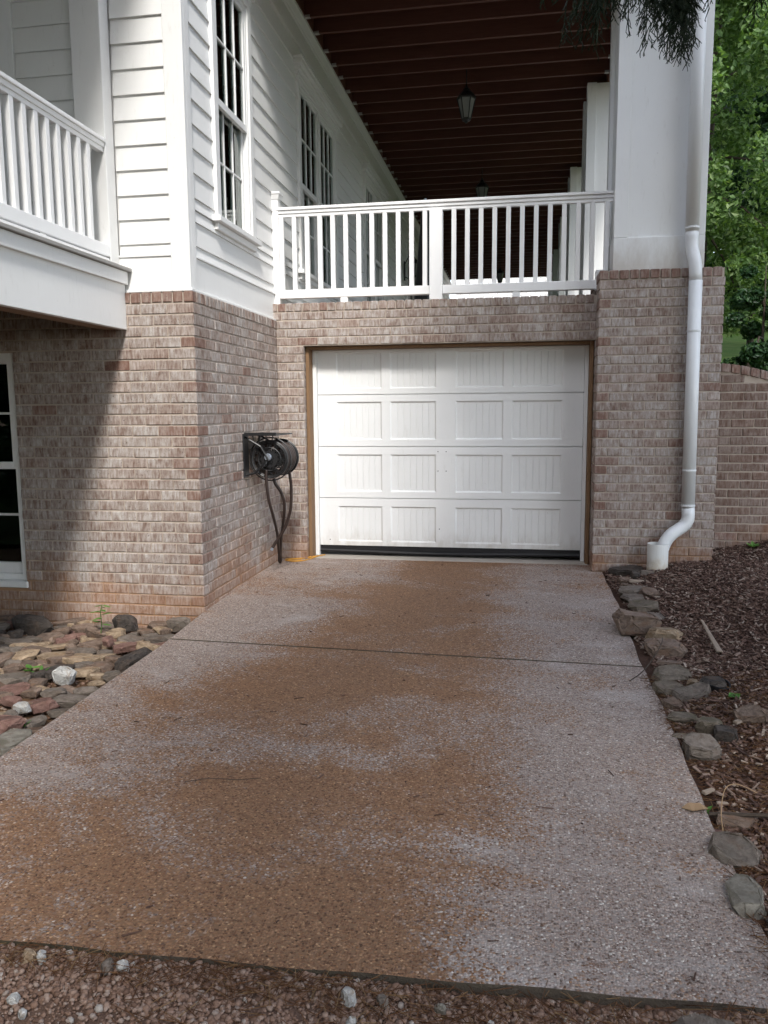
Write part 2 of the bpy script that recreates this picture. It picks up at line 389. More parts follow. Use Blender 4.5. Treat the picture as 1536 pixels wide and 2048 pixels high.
def project(p):
    q = np.array([r2, d2, fw]) @ (np.asarray(p, float) - CAM)
    if q[2] < 0.05: return None
    return 768 + FPX*q[0]/q[2], 1024 + FPX*q[1]/q[2], q[2]

# ------------------------------------------------------------------ ground
def zdrive(y): return float(np.interp(y, [-3.6, -2.4, -0.7, 0.0, 1.7, 2.6], [-0.125, -0.105, -0.078, -0.036, 0.0, 0.0]))
def zmulch(x, y):
    base = zdrive(y) - 0.018
    s = np.interp(y, [-4, -2, 0, 2], [0.06, 0.09, 0.13, 0.185])
    return base + s*max(0.0, x-3.15) + 0.02*math.sin(x*3.1+y*2.3) + 0.012*math.sin(x*7.7-y*5.1)
def zbed(x, y): return -0.185 - 0.02*math.sin(x*4+1)*math.sin(y*3) - 0.03*max(0, -x-1.2)
def zgrav(x, y): return -0.168 + 0.012*math.sin(x*4.3)*math.sin(y*3.7+1) - 0.02*max(0, -3.6-y) + 0.012 + 0.022*min(1.0, abs(2.2-x)/1.2)
def zlawn(x, y): return 1.62 + 0.018*max(0, y-3) + 0.062*max(0, y-9) + 0.05*max(0, y-22) + 0.02*max(0, x-4)

def sheet(name, x0, x1, y0, y1, nx, ny, zf, mat, kind='structure'):
    xs = np.linspace(x0, x1, nx); ys = np.linspace(y0, y1, ny)
    V = [(x, y, zf(x, y)) for y in ys for x in xs]
    F = [(j*nx+i, j*nx+i+1, (j+1)*nx+i+1, (j+1)*nx+i) for j in range(ny-1) for i in range(nx-1)]
    return tag(raw_mesh(name, V, F, mat, smooth=True), kind=kind)

tag(MB().box(-300, 300, -300, 300, -1.2, -0.6).build('ground', 'gravelsoil'), kind='structure')
sheet('gravel_drive', -0.4, 4.4, -26, -3.40, 60, 100, zgrav, 'gravelsoil')
sheet('yard_grass', -30, -0.38, -40, -3.38, 80, 60, lambda x, y: -0.21 - 0.01*math.sin(x)*math.cos(y), 'yardgrass')
sheet('yard_grass', 4.38, 30, -40, -3.44, 80, 60, lambda x, y: -0.21 - 0.01*math.sin(x)*math.cos(y), 'yardgrass')
sheet('stone_bed', -8, 0.02, -3.42, 0.06, 60, 40, zbed, 'bedsoil')
sheet('mulch_bed', 3.0, 9, -3.46, 2.35, 70, 60, lambda x, y: zmulch(x, y) if x > 3.16 else zmulch(3.16, y) - 0.02*(3.16-x)/0.16, 'mulchsoil')
sheet('lawn', 3.95, 70, 2.45, 120, 60, 80, zlawn, 'lawn')

# driveway: two exposed-aggregate slabs with a joint, and the smooth strip under the door
def slab(name, y_left0, y_left1, y_right0, y_right1, near=False):
    n = 26; nx = 34; top = []; V = []; F = []
    for j in range(n+1):
        t_ = j/n
        for i in range(nx+1):
            u = i/nx; x = 0.004 + u*(3.085 - 0.004)
            y0 = y_left0 + (y_right0-y_left0)*u; y1 = y_left1 + (y_right1-y_left1)*u
            if near: y0 += 0.004*math.sin(u*9) + 0.004*math.sin(u*41+1)
            y = y0 + (y1-y0)*t_
            if i == nx: x += 0.006*math.sin(y*3.1) + 0.004*math.sin(y*13)
            V.append((x, y, zdrive(y)))
    W = nx+1
    for j in range(n):
        for i in range(nx): F.append((j*W+i, j*W+i+1, (j+1)*W+i+1, (j+1)*W+i))
    b = len(V); ring = list(range(W)) + [j*W+nx for j in range(1, n+1)] + [n*W+i for i in range(nx-1, -1, -1)] + [j*W for j in range(n-1, 0, -1)]
    m = MB(); m.v = list(V); m.f = [list(f) for f in F]; m.mi = [0]*len(F)
    # eased lip then a vertical, dirt-dark edge
    for k in ring: x, y, z = V[k]; m.v.append((x, y, z-0.115))
    L = len(ring)
    for k in range(L):
        k2 = (k+1) % L; m.f.append([ring[k], b+k, b+k2, ring[k2]]); m.mi.append(1)
    o = m.build(name, ['concrete', 'slabedge'], drive)
    return o
drive = bpy.data.objects.new('driveway', None); col.objects.link(drive); tag(drive, kind='structure')
slab('slab', -3.575, -0.618, -3.475, -0.742, True)
slab('slab', -0.600, 2.045, -0.724, 2.045)
MB().box(-0.0, 3.05, -0.85, -0.45, -0.2, -0.092).build('joint_filler', 'slabedge', drive)
MB().box(0.01, 2.98, 2.05, 2.6, -0.12, 0.004).build('threshold', 'apron', drive, 0.004)

# ------------------------------------------------------------------ bricks
CO, MOD = 0.08, 0.2028
_bm = {}
def brick_mesh(dx, dy, dz, var, mat):
    key = (round(dx, 3), round(dy, 3), round(dz, 3), var, mat)
    if key in _bm: return _bm[key]
    rr = random.Random(hash(key) % 99991)
    bm = bmesh.new(); bmesh.ops.create_cube(bm, size=1.0)
    for v in bm.verts:
        v.co = Vector((v.co.x*dx, v.co.y*dy, v.co.z*dz)) + Vector([rr.uniform(-0.0011, 0.0011) for _ in range(3)])
    bmesh.ops.bevel(bm, geom=list(bm.edges), offset=0.0045, segments=1, affect='EDGES', clamp_overlap=True)
    bmesh.ops.triangulate(bm, faces=list(bm.faces))
    me = bpy.data.meshes.new('brick'); bm.to_mesh(me); bm.free(); me.materials.append(MT[mat])
    V = np.array([v.co[:] for v in me.vertices]); F = np.array([p.vertices[:] for p in me.polygons])
    _bm[key] = (me, V, F); return _bm[key]

def J(k): return (28-k)*CO
class Bricks:
    def __init__(s, m=None): s.items = []; s.m = m
    def put(s, x0, x1, y0, y1, z0, z1, mat='brick', face=None):
        if mat == 'brick' and s.m: mat = s.m
        g = 0.0022
        if face == 'y' and z1-z0 > 0.05 and x1-x0 > 0.085: x1 += g; x0 -= g
        if face == 'x' and y1-y0 > 0.085: y1 += g; y0 -= g
        """face: 'y' seen on its -Y side, 'x' on its +X/-X side: pushes it in or out by a hair"""
        j = random.uniform(-0.0022, 0.0022)
        c = [(x0+x1)/2, (y0+y1)/2, (z0+z1)/2 + random.uniform(-0.0012, 0.0012)]
        if face == 'y': c[1] += j
        elif face == 'x': c[0] += j
        s.items.append((c, (x1-x0, y1-y0, z1-z0), mat, face))
    def emit(s, parent, limit=300, name='brick'):
        def share(it):
            c, d, m, f = it; q = project(c)
            if q is None or not (-60 < q[0] < 1600 and -60 < q[1] < 2100): return 0
            v = CAM - np.array(c); r = np.linalg.norm(v)
            a = d[0]*d[2]*abs(v[1])/r + d[1]*d[2]*abs(v[0])/r*(1 if f == 'x' else 0.2)
            return a/q[2]**2
        its = sorted(s.items, key=share, reverse=True)
        for k, (c, d, m, f) in enumerate(its[:limit]):
            if share((c, d, m, f)) == 0: limit = k; break
            add(name, brick_mesh(*d, random.randrange(3), m)[0], parent, c)
        rest = its[limit:]
        if rest:
            mats = ['brick', 'bare', 'shadebrick']; VV = []; FF = []; MI = []; b = 0
            for c, d, m, f in rest:
                _, V, F = brick_mesh(*d, random.randrange(3), m)
                VV.append(V + np.array(c)); FF.append(F+b); MI += [mats.index(m)]*len(F); b += len(V)
            o = raw_mesh('brickwork', np.concatenate(VV), np.concatenate(FF), mats, parent)
            o.data.polygons.foreach_set('material_index', MI); o['kind'] = 'stuff'
JT = 0.0105           # joint
PR = 0.006            # bricks stand proud of the mortar
def zrow(k): return J(k) + JT/2, J(k-1) - JT/2          # course k lies between joints k and k-1

def bare(p=0.08): return 'bare' if random.random() < p*0.3 else 'brick'
def bare_full(p): return 'bare' if random.random() < p else 'brick'

# ------------------------------------------------------------------ HOUSE
house = thing('house', 'white lap-sided house on a washed brick base with a hose reel on its side', 'house')
B = Bricks()
WX0, WX1, WZ0, WZ1 = -2.35, -1.452, 0.105, 1.91        # lower window opening
for k in range(33, 0, -1):
    z0, z1 = zrow(k); odd = k % 2
    # front face, running left from the corner
    if odd: B.put(-MOD+JT, PR, -PR, 0.092, z0, z1, bare(0.12), 'y'); x = -MOD
    else: B.put(-0.0975+JT*0.2, PR, -PR, 0.192, z0, z1, 'bare' if random.random() < .7 else 'brick', 'y'); x = -0.0975 - JT*0.8
    while x > -3.4:
        xa, xb = x-MOD+JT, x
        zm = (z0+z1)/2
        if WZ0 < zm < WZ1:
            if WX0 < xb <= WX1+0.0001 and xa < WX0: xb = WX0 - 0.002
            elif xa < WX1 < xb: xa = WX1 + 0.002
            elif xa >= WX0-0.001 and xb <= WX1+0.001: x -= MOD; continue
        if xb-xa > 0.03: B.put(xa, xb, -PR, 0.04, z0, z1, bare(0.05), 'y')
        x -= MOD
    # side face, running back from the corner
    if k <= 29:
        y = 0.192+JT if not odd else 0.092+JT
        while y < 2.0:
            ye = min(y+MOD-JT, 2.012)
            if ye-y > 0.03: B.put(-0.04, PR, y, ye, z0, z1, bare(0.06), 'x')
            y += MOD
# rowlock cap on both faces
z0, z1 = J(0)+JT/2, J(-1)
x = PR
while x > -3.4:
    B.put(x-0.0705, x, -0.010, 0.05, z0, z1, 'bare', 'y'); x -= 0.081
y = 0.052+JT
while y < 2.0:
    B.put(-0.05, 0.010, y, min(y+0.0705, 2.0), z0, z1, bare(0.6), 'x'); y += 0.081
B.emit(house, 300)
m = MB()
def ring_wall(m, x0, x1, z0, z1, hx0, hx1, hz0, hz1, y0, y1):
    m.box(x0, hx0, y0, y1, z0, z1); m.box(hx1, x1, y0, y1, z0, z1)
    m.box(hx0, hx1, y0, y1, z0, hz0); m.box(hx0, hx1, y0, y1, hz1, z1)
ring_wall(m, -3.42, 0.0, -0.5, J(-1)-0.006, WX0, WX1, WZ0, WZ1, 0.0, 0.09)
m.box(-0.09, 0.0, 0.0901, 1.998, -0.3, J(-1)-0.006)
m.build('mortar_bed', 'mortar', house)

# framing shell behind the siding, closed so that the rooms inside are dark
Wt, Wb = 5.85, 2.30
m = MB()
def side_holes(m, holes, y0, y1, z0, z1, x0, x1):
    y = y0
    for (a, b, c, d) in holes:
        m.box(x0, x1, y, a, z0, z1); m.box(x0, x1, a, b, z0, c); m.box(x0, x1, a, b, d, z1); y = b
    m.box(x0, x1, y, y1, z0, z1)
WIN = [(0.60, 1.44, 2.95, 4.92), (3.02, 4.74, 2.95, 4.90), (6.64, 8.28, 2.95, 4.90)]
DOORH = (11.2, 12.5, 2.46, 4.75)
side_holes(m, WIN+[DOORH], 0.055, 21.4, Wb, Wt, -0.20, -0.045)
m.box(-3.42, -0.20, 0.055, 0.20, 2.325, Wt)
m.build('wall_sheathing', 'siding', house)
m = MB()
m.box(-3.42, -0.2, 0.2, 21.4, 2.30, 2.40); m.box(-3.42, -0.2, 0.2, 21.4, 5.78, 5.85)
m.box(-3.42, -3.3, 0.2, 21.4, 2.4, 5.78); m.box(-3.3, -0.2, 21.3, 21.4, 2.4, 5.78)
m.box(-1.9, -1.8, 0.2, 21.3, 2.4, 5.78)
m.box(-3.42, -0.1, 1.2, 1.3, -0.4, 2.3); m.box(-3.42, -3.3, 0.09, 1.2, -0.4, 2.3); m.box(-0.15, -0.1, 0.1, 1.2, -0.4, 2.3)
m.build('interior_wall', 'dark', house)
MB().box(-3.42, -0.06, 0.07, 21.4, 5.86, 8.4).build('upper_storey', 'siding', house)

# lap siding: every board a wedge, thick at its lower edge
LAP = 0.171; Z0S = 2.664
def lap_front(x0, x1, z0, z1, parent=house):
    yb, yt, bk = 0.024, 0.040, 0.052
    return MB().hexa([(x0, yb, z0), (x1, yb, z0), (x1, bk, z0), (x0, bk, z0), (x0, yt, z1), (x1, yt, z1), (x1, bk, z1), (x0, bk, z1)]).build('siding_board', 'siding', parent, 0.0015)
def lap_side(y0, y1, z0, z1, parent=house):
    xb, xt, bk = -0.022, -0.038, -0.052
    return MB().hexa([(bk, y0, z0), (xb, y0, z0), (xb, y1, z0), (bk, y1, z0), (bk, y0, z1), (xt, y0, z1), (xt, y1, z1), (bk, y1, z1)]).build('siding_board', 'siding', parent, 0.0015)
segs_full = [(0.137, 11.1), (12.6, 21.4)]
segs_win = [(0.137, 0.565), (1.475, 2.985), (4.78, 6.615), (8.31, 11.1), (12.6, 21.4)]
k = -1; z = Z0S - LAP
zs = [2.585] + [Z0S + LAP*i for i in range(0, 20)]
for i in range(len(zs)-1):
    z0, z1 = zs[i], zs[i+1]
    if z0 > 5.2: break
    e = random.uniform(-0.0015, 0.0015)
    lap_front(-0.555, -0.158, z0+e, z1+0.012); lap_front(-1.30, -0.79, z0+e, z1+0.012); 
    if z1 < 2.93: ss = segs_full
    elif z0 < 2.93: ss = None
    else: ss = segs_win
    if ss is None:
        for a, b in segs_full: lap_side(a, b, z0, 2.92)
        ss = segs_win; z0 = 2.9205
    for a, b in ss: lap_side(a, b, z0+e, min(z1+0.012, 5.26))
# trims
MB().box(-0.156, -0.012, 0.010, 0.054, 2.345, 5.6).build('corner_board', 'white', house, 0.003)
MB().box(-0.055, -0.0125, 0.0545, 0.135, 2.345, 5.6).build('corner_board', 'white', house, 0.003)
MB().box(-3.42, -0.1575, 0.022, 0.054, 2.345, 2.573).build('skirt_board', 'white', house, 0.002)
MB().box(-0.055, -0.024, 0.1355, 2.0, 2.322, 2.573).build('skirt_board', 'white', house, 0.002)
MB().box(-0.055, -0.024, 2.0, 21.4, 2.40, 2.573).build('skirt_board', 'white', house, 0.002)
MB().box(-1.30, -0.1575, 0.012, 0.054, 2.5735, 2.588).build('drip_cap', 'white', house, 0.002)
MB().box(-0.055, -0.010, 0.1355, 11.1, 2.5735, 2.588).build('drip_cap', 'white', house, 0.002)
m = MB(); m.box(-3.42, 0.002, -0.004, 0.056, J(-1)+0.001, 2.343); m.box(-0.056, 0.002, 0.0565, 2.0, J(-1)+0.001, 2.338)
m.build('sill_flashing', 'white', house, 0.003)
MB().box(-1.42, -1.302, 0.010, 0.054, 2.5, 5.6).build('door_casing', 'white', house, 0.003)
MB().box(-3.42, -1.425, 0.040, 0.054, 2.5, 5.6).build('wall_panel', 'siding', house)
MB().box(-0.055, -0.016, 0.1355, 21.4, 5.262, 5.445).build('frieze_board', 'white', house, 0.003)
m = MB()
prof = [(-0.055, 5.447), (-0.004, 5.447), (0.004, 5.470), (0.012, 5.476), (0.030, 5.520), (0.040, 5.530), (0.040, 5.565), (-0.055, 5.565)]
n = len(prof); m.poly([(x, 0.14, z) for x, z in prof] + [(x, 21.4, z) for x, z in prof], [tuple(range(n))] + [tuple(range(2*n-1, n-1, -1))] + [(i, i+n, (i+1) % n+n, (i+1) % n) for i in range(n)])
m.build('crown_moulding', 'white', house)

class Map:
    """box in wall coordinates: u along the wall, z up, d outwards"""
    def __init__(s, kind, base): s.k = kind; s.b = base
    def box(s, m, u0, u1, z0, z1, d0, d1, mi=0):
        if s.k == 'x': m.box(s.b+d0, s.b+d1, u0, u1, z0, z1, mi)
        else: m.box(u0, u1, s.b-d1, s.b-d0, z0, z1, mi)

def sash(mp, parent, u0, u1, z0, z1, d, cols, rows, rail=0.045, bottom=0.055, mw=0.018):
    m = MB()
    mp.box(m, u0, u0+rail, z0, z1, d, d+0.035); mp.box(m, u1-rail, u1, z0, z1, d, d+0.035)
    mp.box(m, u0+rail, u1-rail, z0, z0+bottom, d, d+0.0345); mp.box(m, u0+rail, u1-rail, z1-rail, z1, d, d+0.0345)
    a, b, c, e = u0+rail, u1-rail, z0+bottom, z1-rail
    for i in range(1, cols):
        u = a + (b-a)*i/cols; mp.box(m, u-mw/2, u+mw/2, c, e, d+0.004, d+0.030)
    for j in range(1, rows):
        zz = c + (e-c)*j/rows; mp.box(m, a, b, zz-mw/2, zz+mw/2, d+0.005, d+0.029)
    m.build('sash', 'white', parent, 0.0025)
    for i in range(cols):
        for j in range(rows):
            ua, ub = a+(b-a)*i/cols + (mw/2 if i else 0), a+(b-a)*(i+1)/cols - (mw/2 if i < cols-1 else 0)
            za, zb = c+(e-c)*j/rows + (mw/2 if j else 0), c+(e-c)*(j+1)/rows - (mw/2 if j < rows-1 else 0)
            mm = MB(); mp.box(mm, ua-0.004, ub+0.004, za-0.004, zb+0.004, d+0.014, d+0.019); mm.build('pane', 'glass', parent)

def window(mp, u0, u1, z0, z1, units, header, name='window'):
    cw = 0.085; m = MB()
    mp.box(m, u0, u0+cw, z0, z1, -0.02, 0.022); mp.box(m, u1-cw, u1, z0, z1, -0.02, 0.022); mp.box(m, u0, u1, z1+0.0005, z1+0.05, -0.02, 0.024)
    mp.box(m, u0+cw, u0+cw+0.03, z0, z1, -0.12, 0.006); mp.box(m, u1-cw-0.03, u1-cw, z0, z1, -0.12, 0.006)
    mp.box(m, u0+cw+0.03, u1-cw-0.03, z1-0.03, z1, -0.12, 0.006)
    inner0, inner1 = u0+cw+0.03, u1-cw-0.03; mull = 0.11; w = (inner1-inner0-mull*(units-1))/units
    for k in range(1, units):
        c = inner0 + k*w + (k-1)*mull; mp.box(m, c, c+mull, z0, z1-0.03, -0.12, 0.014)
    win = m.build(name, 'white', house, 0.003)
    s = MB(); mp.box(s, u0-0.05, u1+0.05, z0-0.045, z0-0.002, -0.10, 0.060); mp.box(s, u0-0.01, u1+0.01, z0-0.10, z0-0.046, -0.01, 0.024)
    s.build('sill', 'white', win, 0.004)
    for k in range(units):
        a = inner0 + k*(w+mull); b = a+w; mid = z0 + (z1-z0)*0.475
        sash(mp, win, a, b, z0, mid+0.03, -0.072, 3, 2, 0.036); sash(mp, win, a, b, mid-0.03, z1-0.03, -0.034, 3, 2, 0.036)
        c = MB(); mp.box(c, a+w*0.52, b, z0+0.02, z1-0.4, -0.26, -0.235); c.build('curtain', 'blind', win)
    if header:
        h = MB()
        for (za, zb, d) in ((z1+0.052, z1+0.09, 0.028), (z1+0.0905, z1+0.14, 0.052), (z1+0.1405, z1+0.19, 0.078), (z1+0.1905, z1+0.215, 0.092)):
            mp.box(h, u0-d+0.01, u1+d-0.01, za, zb, -0.02, d)
        h.build('window_header', 'white', win, 0.003)
    return win
side = Map('x', -0.022)
window(side, 0.56, 1.475, 2.965, 4.86, 1, True)
window(side, 2.98, 4.78, 2.965, 4.885, 2, True)
window(side, 6.61, 8.31, 2.965, 4.885, 2, True)
# porch door
m = MB(); side.box(m, 11.1, 11.2, 2.45, 4.85, -0.02, 0.02); side.box(m, 12.5, 12.6, 2.45, 4.85, -0.02, 0.02); side.box(m, 11.2, 12.5, 4.75, 4.85, -0.02, 0.02)
dr = m.build('door', 'white', house, 0.003)
m = MB(); side.box(m, 11.2, 12.5, 2.46, 4.75, -0.10, -0.06); m.build('door_leaf', 'black', dr)
m = MB(); 
for (d, za, zb) in ((0.03, 4.86, 4.93), (0.06, 4.9305, 4.98), (0.085, 4.9805, 5.06)): side.box(m, 11.1-d, 12.6+d, za, zb, -0.02, d)
m.build('door_header', 'white', dr, 0.003)

# lower window, set back in the brick
front = Map('y', 0.0)
m = MB(); fwid = 0.05
front.box(m, WX0, WX0+fwid, WZ0+0.05, WZ1, -0.10, -0.018); front.box(m, WX1-fwid, WX1, WZ0+0.05, WZ1, -0.10, -0.018); front.box(m, WX0+fwid, WX1-fwid, WZ1-0.06, WZ1, -0.10, -0.019)
win = m.build('window', 'white', house, 0.003)
m = MB(); front.box(m, WX0-0.005, WX1+0.012, WZ0-0.002, WZ0+0.048, -0.10, 0.022); front.box(m, WX0+fwid, WX1-fwid, WZ0+0.049, WZ0+0.10, -0.10, -0.03)
m.build('sill', 'white', win, 0.004)
a, b = WX0+fwid, WX1-fwid+0.028
sash(front, win, WX0+0.03, WX1-0.025, WZ0+0.101, 1.075, -0.085, 3, 2, 0.026, 0.085); sash(front, win, WX0+0.03, WX1-fwid+0.01, 1.03, WZ1-0.05, -0.055, 3, 2, 0.03, 0.055)
MB().box(WX0, WX1, 0.9, 0.95, 0.0, 2.0).build('curtain', 'dark', win)

# ------------------------------------------------------------------ GARAGE front below the porch
garage = thing('garage', 'brick garage front with a white panelled door under the porch railing', 'garage')
FY = 2.0; OX0, OX1, OZ = 0.265, 2.992, J(2)
B = Bricks()
for k in range(29, -2, -1):
    z0, z1 = zrow(k); odd = k % 2
    x = 0.008 - (0.1 if odd else 0.0)
    if k <= -0 or k <= 2: x -= 0.05 if k <= -1 else 0
    while x < 2.99:
        xa, xb = max(x, -0.06 if k <= -1 else 0.012), x+MOD-JT
        if (z0+z1)/2 < OZ:
            if xa >= OX0-0.02: break
            xb = min(xb, OX0)
            if OX0 - xb < 0.05 and xb < OX0: xb = OX0
        xb = min(xb, 2.992)
        if xb-xa > 0.025: B.put(xa, xb, FY-PR, FY+0.085, z0, z1, bare(0.05), 'y')
        x += MOD
x = -0.06
while x < 2.98:
    B.put(x, min(x+0.072, 2.994), FY-0.010, FY+0.19, J(-2)+JT/2, J(-3), bare(0.3), 'y'); x += 0.0822
B.emit(garage, 300)
m = MB(); m.box(-0.06, OX0, FY, FY+0.19, -0.3, J(-3)-0.006); m.box(OX0, 3.0, FY, FY+0.19, OZ, J(-3)-0.006)
m.build('mortar_bed', 'mortar', garage)
m = MB(); m.box(OX0+0.004, 0.303, FY+0.06, FY+0.24, 0.0, OZ-0.004); m.build('door_jamb', 'jamb', garage, 0.004)
m = MB(); m.box(2.956, OX1-0.004, FY+0.06, FY+0.24, 0.0, OZ-0.004); m.build('door_jamb', 'jamb', garage, 0.004)
m = MB(); m.box(0.304, 2.955, FY+0.07, FY+0.24, OZ-0.03, OZ-0.004); m.build('door_jamb', 'jamb', garage, 0.003)
DY = FY+0.215
MB().box(0.304, 0.343, DY-0.03, DY+0.03, 0.006, OZ-0.031).build('door_stop', 'white', garage, 0.003)
MB().box(2.921, 2.955, DY-0.03, DY+0.03, 0.006, OZ-0.031).build('door_stop', 'white', garage, 0.003)
MB().box(0.344, 2.920, DY-0.03, DY+0.03, OZ-0.045, OZ-0.031).build('door_stop', 'white', garage, 0.003)
MB().box(0.0, 3.0, 2.5, 2.55, -0.1, 2.3).build('interior_wall', 'dark', garage)
gd = MB().box(0.35, 2.915, DY+0.035, DY+0.045, 0.10, OZ-0.05).build('garage_door', 'doorpaint', garage)
PX = [(0.536, 0.990), (1.072, 1.526), (1.715, 2.172), (2.254, 2.726)]
SEC = [(0.108, 0.588, 0.150, 0.508), (0.594, 1.102, 0.655, 1.026), (1.108, 1.612, 1.172, 1.545), (1.618, 2.036, 1.672, 2.020)]
tilt = 0.0
for (z0, z1, pz0, pz1) in SEC:
    m = MB(); y0, y1 = DY, DY+0.034
    m.box(0.347, 2.918, y0, y1, z0, pz0); m.box(0.347, 2.918, y0, y1, pz1, z1)
    xs = [0.347] + [v for p in PX for v in p] + [2.918]
    for i in range(0, len(xs), 2): m.box(xs[i], xs[i+1], y0, y1, pz0+0.0002, pz1-0.0002)
    sec = m.build('door_section', 'doorpaint', gd)
    for (a, b) in PX:
        m = MB()
        # sticking bead round the recess, then the grooved boards
        e = 0.014
        for q in ([(a, pz0), (b, pz0), (b-e, pz0+e), (a+e, pz0+e)], [(b, pz0), (b, pz1), (b-e, pz1-e), (b-e, pz0+e)], [(b, pz1), (a, pz1), (a+e, pz1-e), (b-e, pz1-e)], [(a, pz1), (a, pz0), (a+e, pz0+e), (a+e, pz1-e)]):
            m.poly([(q[0][0], y0+0.001, q[0][1]), (q[1][0], y0+0.001, q[1][1]), (q[2][0], y0+0.013, q[2][1]), (q[3][0], y0+0.013, q[3][1])], [(0, 1, 2, 3)])
        nb = 7; w = (b-a-2*e)/nb; g = 0.0035
        for i in range(nb):
            u0 = a+e+i*w; u1 = u0+w
            l = u0 + (g if i else 0); r_ = u1 - (g if i < nb-1 else 0)
            m.poly([(l, y0+0.0128, pz0+e), (r_, y0+0.0128, pz0+e), (r_, y0+0.0128, pz1-e), (l, y0+0.0128, pz1-e)], [(0, 1, 2, 3)])
            if i < nb-1:
                m.poly([(r_, y0+0.0128, pz0+e), (u1, y0+0.0185, pz0+e), (u1, y0+0.0185, pz1-e), (r_, y0+0.0128, pz1-e)], [(0, 1, 2, 3)])
                m.poly([(u1, y0+0.0185, pz0+e), (u1+g, y0+0.0128, pz0+e), (u1+g, y0+0.0128, pz1-e), (u1, y0+0.0185, pz1-e)], [(0, 1, 2, 3)])
        m.build('door_panel', 'doorpaint', sec)
m = MB(); m.tube([(0.35 + i*0.2565, DY+0.012, 0.052 - 0.010*math.sin(math.pi*i/10) + 0.004*math.cos(i*0.7)) for i in range(11)], 0.020, 8)
m.box(0.350, 2.915, DY+0.0, DY+0.03, 0.058, 0.107); m.build('bottom_seal', 'rubber', gd)
for (x, z) in ((1.545, 1.055), (1.625, 1.055), (1.545, 0.865), (1.625, 0.865), (1.56, 0.29), (0.45, 0.165)):
    MB().tube([(x, DY+0.004, z), (x, DY-0.0015, z)], 0.0055, 8).build('bolt_hole', 'black', gd)

# ------------------------------------------------------------------ BRICK PIER and column
pier = thing('brick_pier', 'washed brick pier right of the garage door carrying the white column', 'pier', (3.5, 1.8, 0))
pier.location = (0, 0, 0)
PX0, PX1, PY0, PY1 = 2.999, 4.012, 1.74, 2.62
B = Bricks()
for k in range(31, -4, -1):
    z0, z1 = zrow(k); odd = k % 2
    if odd:
        B.put(PX0-PR, PX0+0.092, PY0-PR, PY0+0.192, z0, z1, 'bare' if random.random() < .6 else 'brick', 'y'); x = PX0+0.092+JT
        B.put(PX1-0.092, PX1+PR, PY0-PR, PY0+0.192, z0, z1, bare(0.5), 'y'); xe = PX1-0.092-JT; ys = PY0+0.192+JT
    else:
        B.put(PX0-PR, PX0+0.192, PY0-PR, PY0+0.092, z0, z1, bare(0.1), 'y'); x = PX0+0.192+JT
        B.put(PX1-0.192, PX1+PR, PY0-PR, PY0+0.092, z0, z1, bare(0.2), 'y'); xe = PX1-0.192-JT; ys = PY0+0.092+JT
    L = xe-x; n = round((L+JT)/MOD) or 1; w = (L+JT)/n
    if odd: w = MOD
    while x < xe-0.02:
        xb = min(x+w-JT, xe)
        if xe-xb < 0.03: xb = xe
        B.put(x, xb, PY0-PR, PY0+0.05, z0, z1, bare(0.12), 'y'); x += w
    y = ys
    while y < PY1-0.03:
        ye = min(y+MOD-JT, PY1)
        B.put(PX0-PR, PX0+0.05, y, ye, z0, z1, bare(0.1), 'x'); B.put(PX1-0.05, PX1+PR, y, ye, z0, z1, bare(0.1), 'x'); y += MOD
x = PX0-0.008
while x < PX1-0.03:
    B.put(x, x+0.0725, PY0-0.012, PY0+0.19, J(-4)+JT/2, J(-5), 'bare', 'y'); x += 0.0846
for (xa, xb) in ((PX0-0.008, PX0+0.19), (PX1-0.19, PX1+0.004)):
    y = PY0+0.19+JT
    while y < PY1-0.03: B.put(xa, xb, y, y+0.0705, J(-4)+JT/2, J(-5), 'bare', 'x'); y += 0.081
B.emit(pier, 300)
MB().box(PX0, PX1, PY0, PY1, -0.4, J(-5)-0.006).build('mortar_bed', 'mortar', pier)

def make_column(y0, first):
    label = ('white panelled column standing on the brick pier beside the downspout' if first else None)
    c = thing('porch_column', label, 'column', (3.105, y0, J(-5)), 'square white porch columns')
    c.location = (0, 0, 0)
    X0, X1, Y0, Y1, Z0, Z1 = 3.105, 3.855, y0, y0+0.74, J(-5)+0.002 if first else 2.452, 5.52
    MB().box(X0+0.034, X1-0.034, Y0+0.034, Y1-0.034, Z0, Z1).build('panel', 'column', c)
    rail = 0.275
    m = MB(); m.box(X0, X1, Y0, Y1, Z0+0.0005, Z0+rail); m.build('bottom_rail', 'column', c, 0.003)
    for (xa, xb, ya, yb) in ((X0, X0+0.115, Y0, Y0+0.115), (X1-0.115, X1, Y0, Y0+0.115), (X0, X0+0.115, Y1-0.115, Y1), (X1-0.115, X1, Y1-0.115, Y1)):
        MB().box(xa, xb, ya, yb, Z0+rail+0.0015, Z1).build('stile', 'column', c, 0.003)
    return c
make_column(1.785, True)
for y, lab in ((5.32, 'white square column second from the front, just behind the tall pier column'), (8.88, 'third white column along the porch, half hidden by the second'), (12.43, 'fourth white column back along the porch'), (15.98, 'fifth white porch column, deep in the porch'), (19.5, 'farthest white porch column beside the end wall')):
    tag(make_column(y, False), lab)

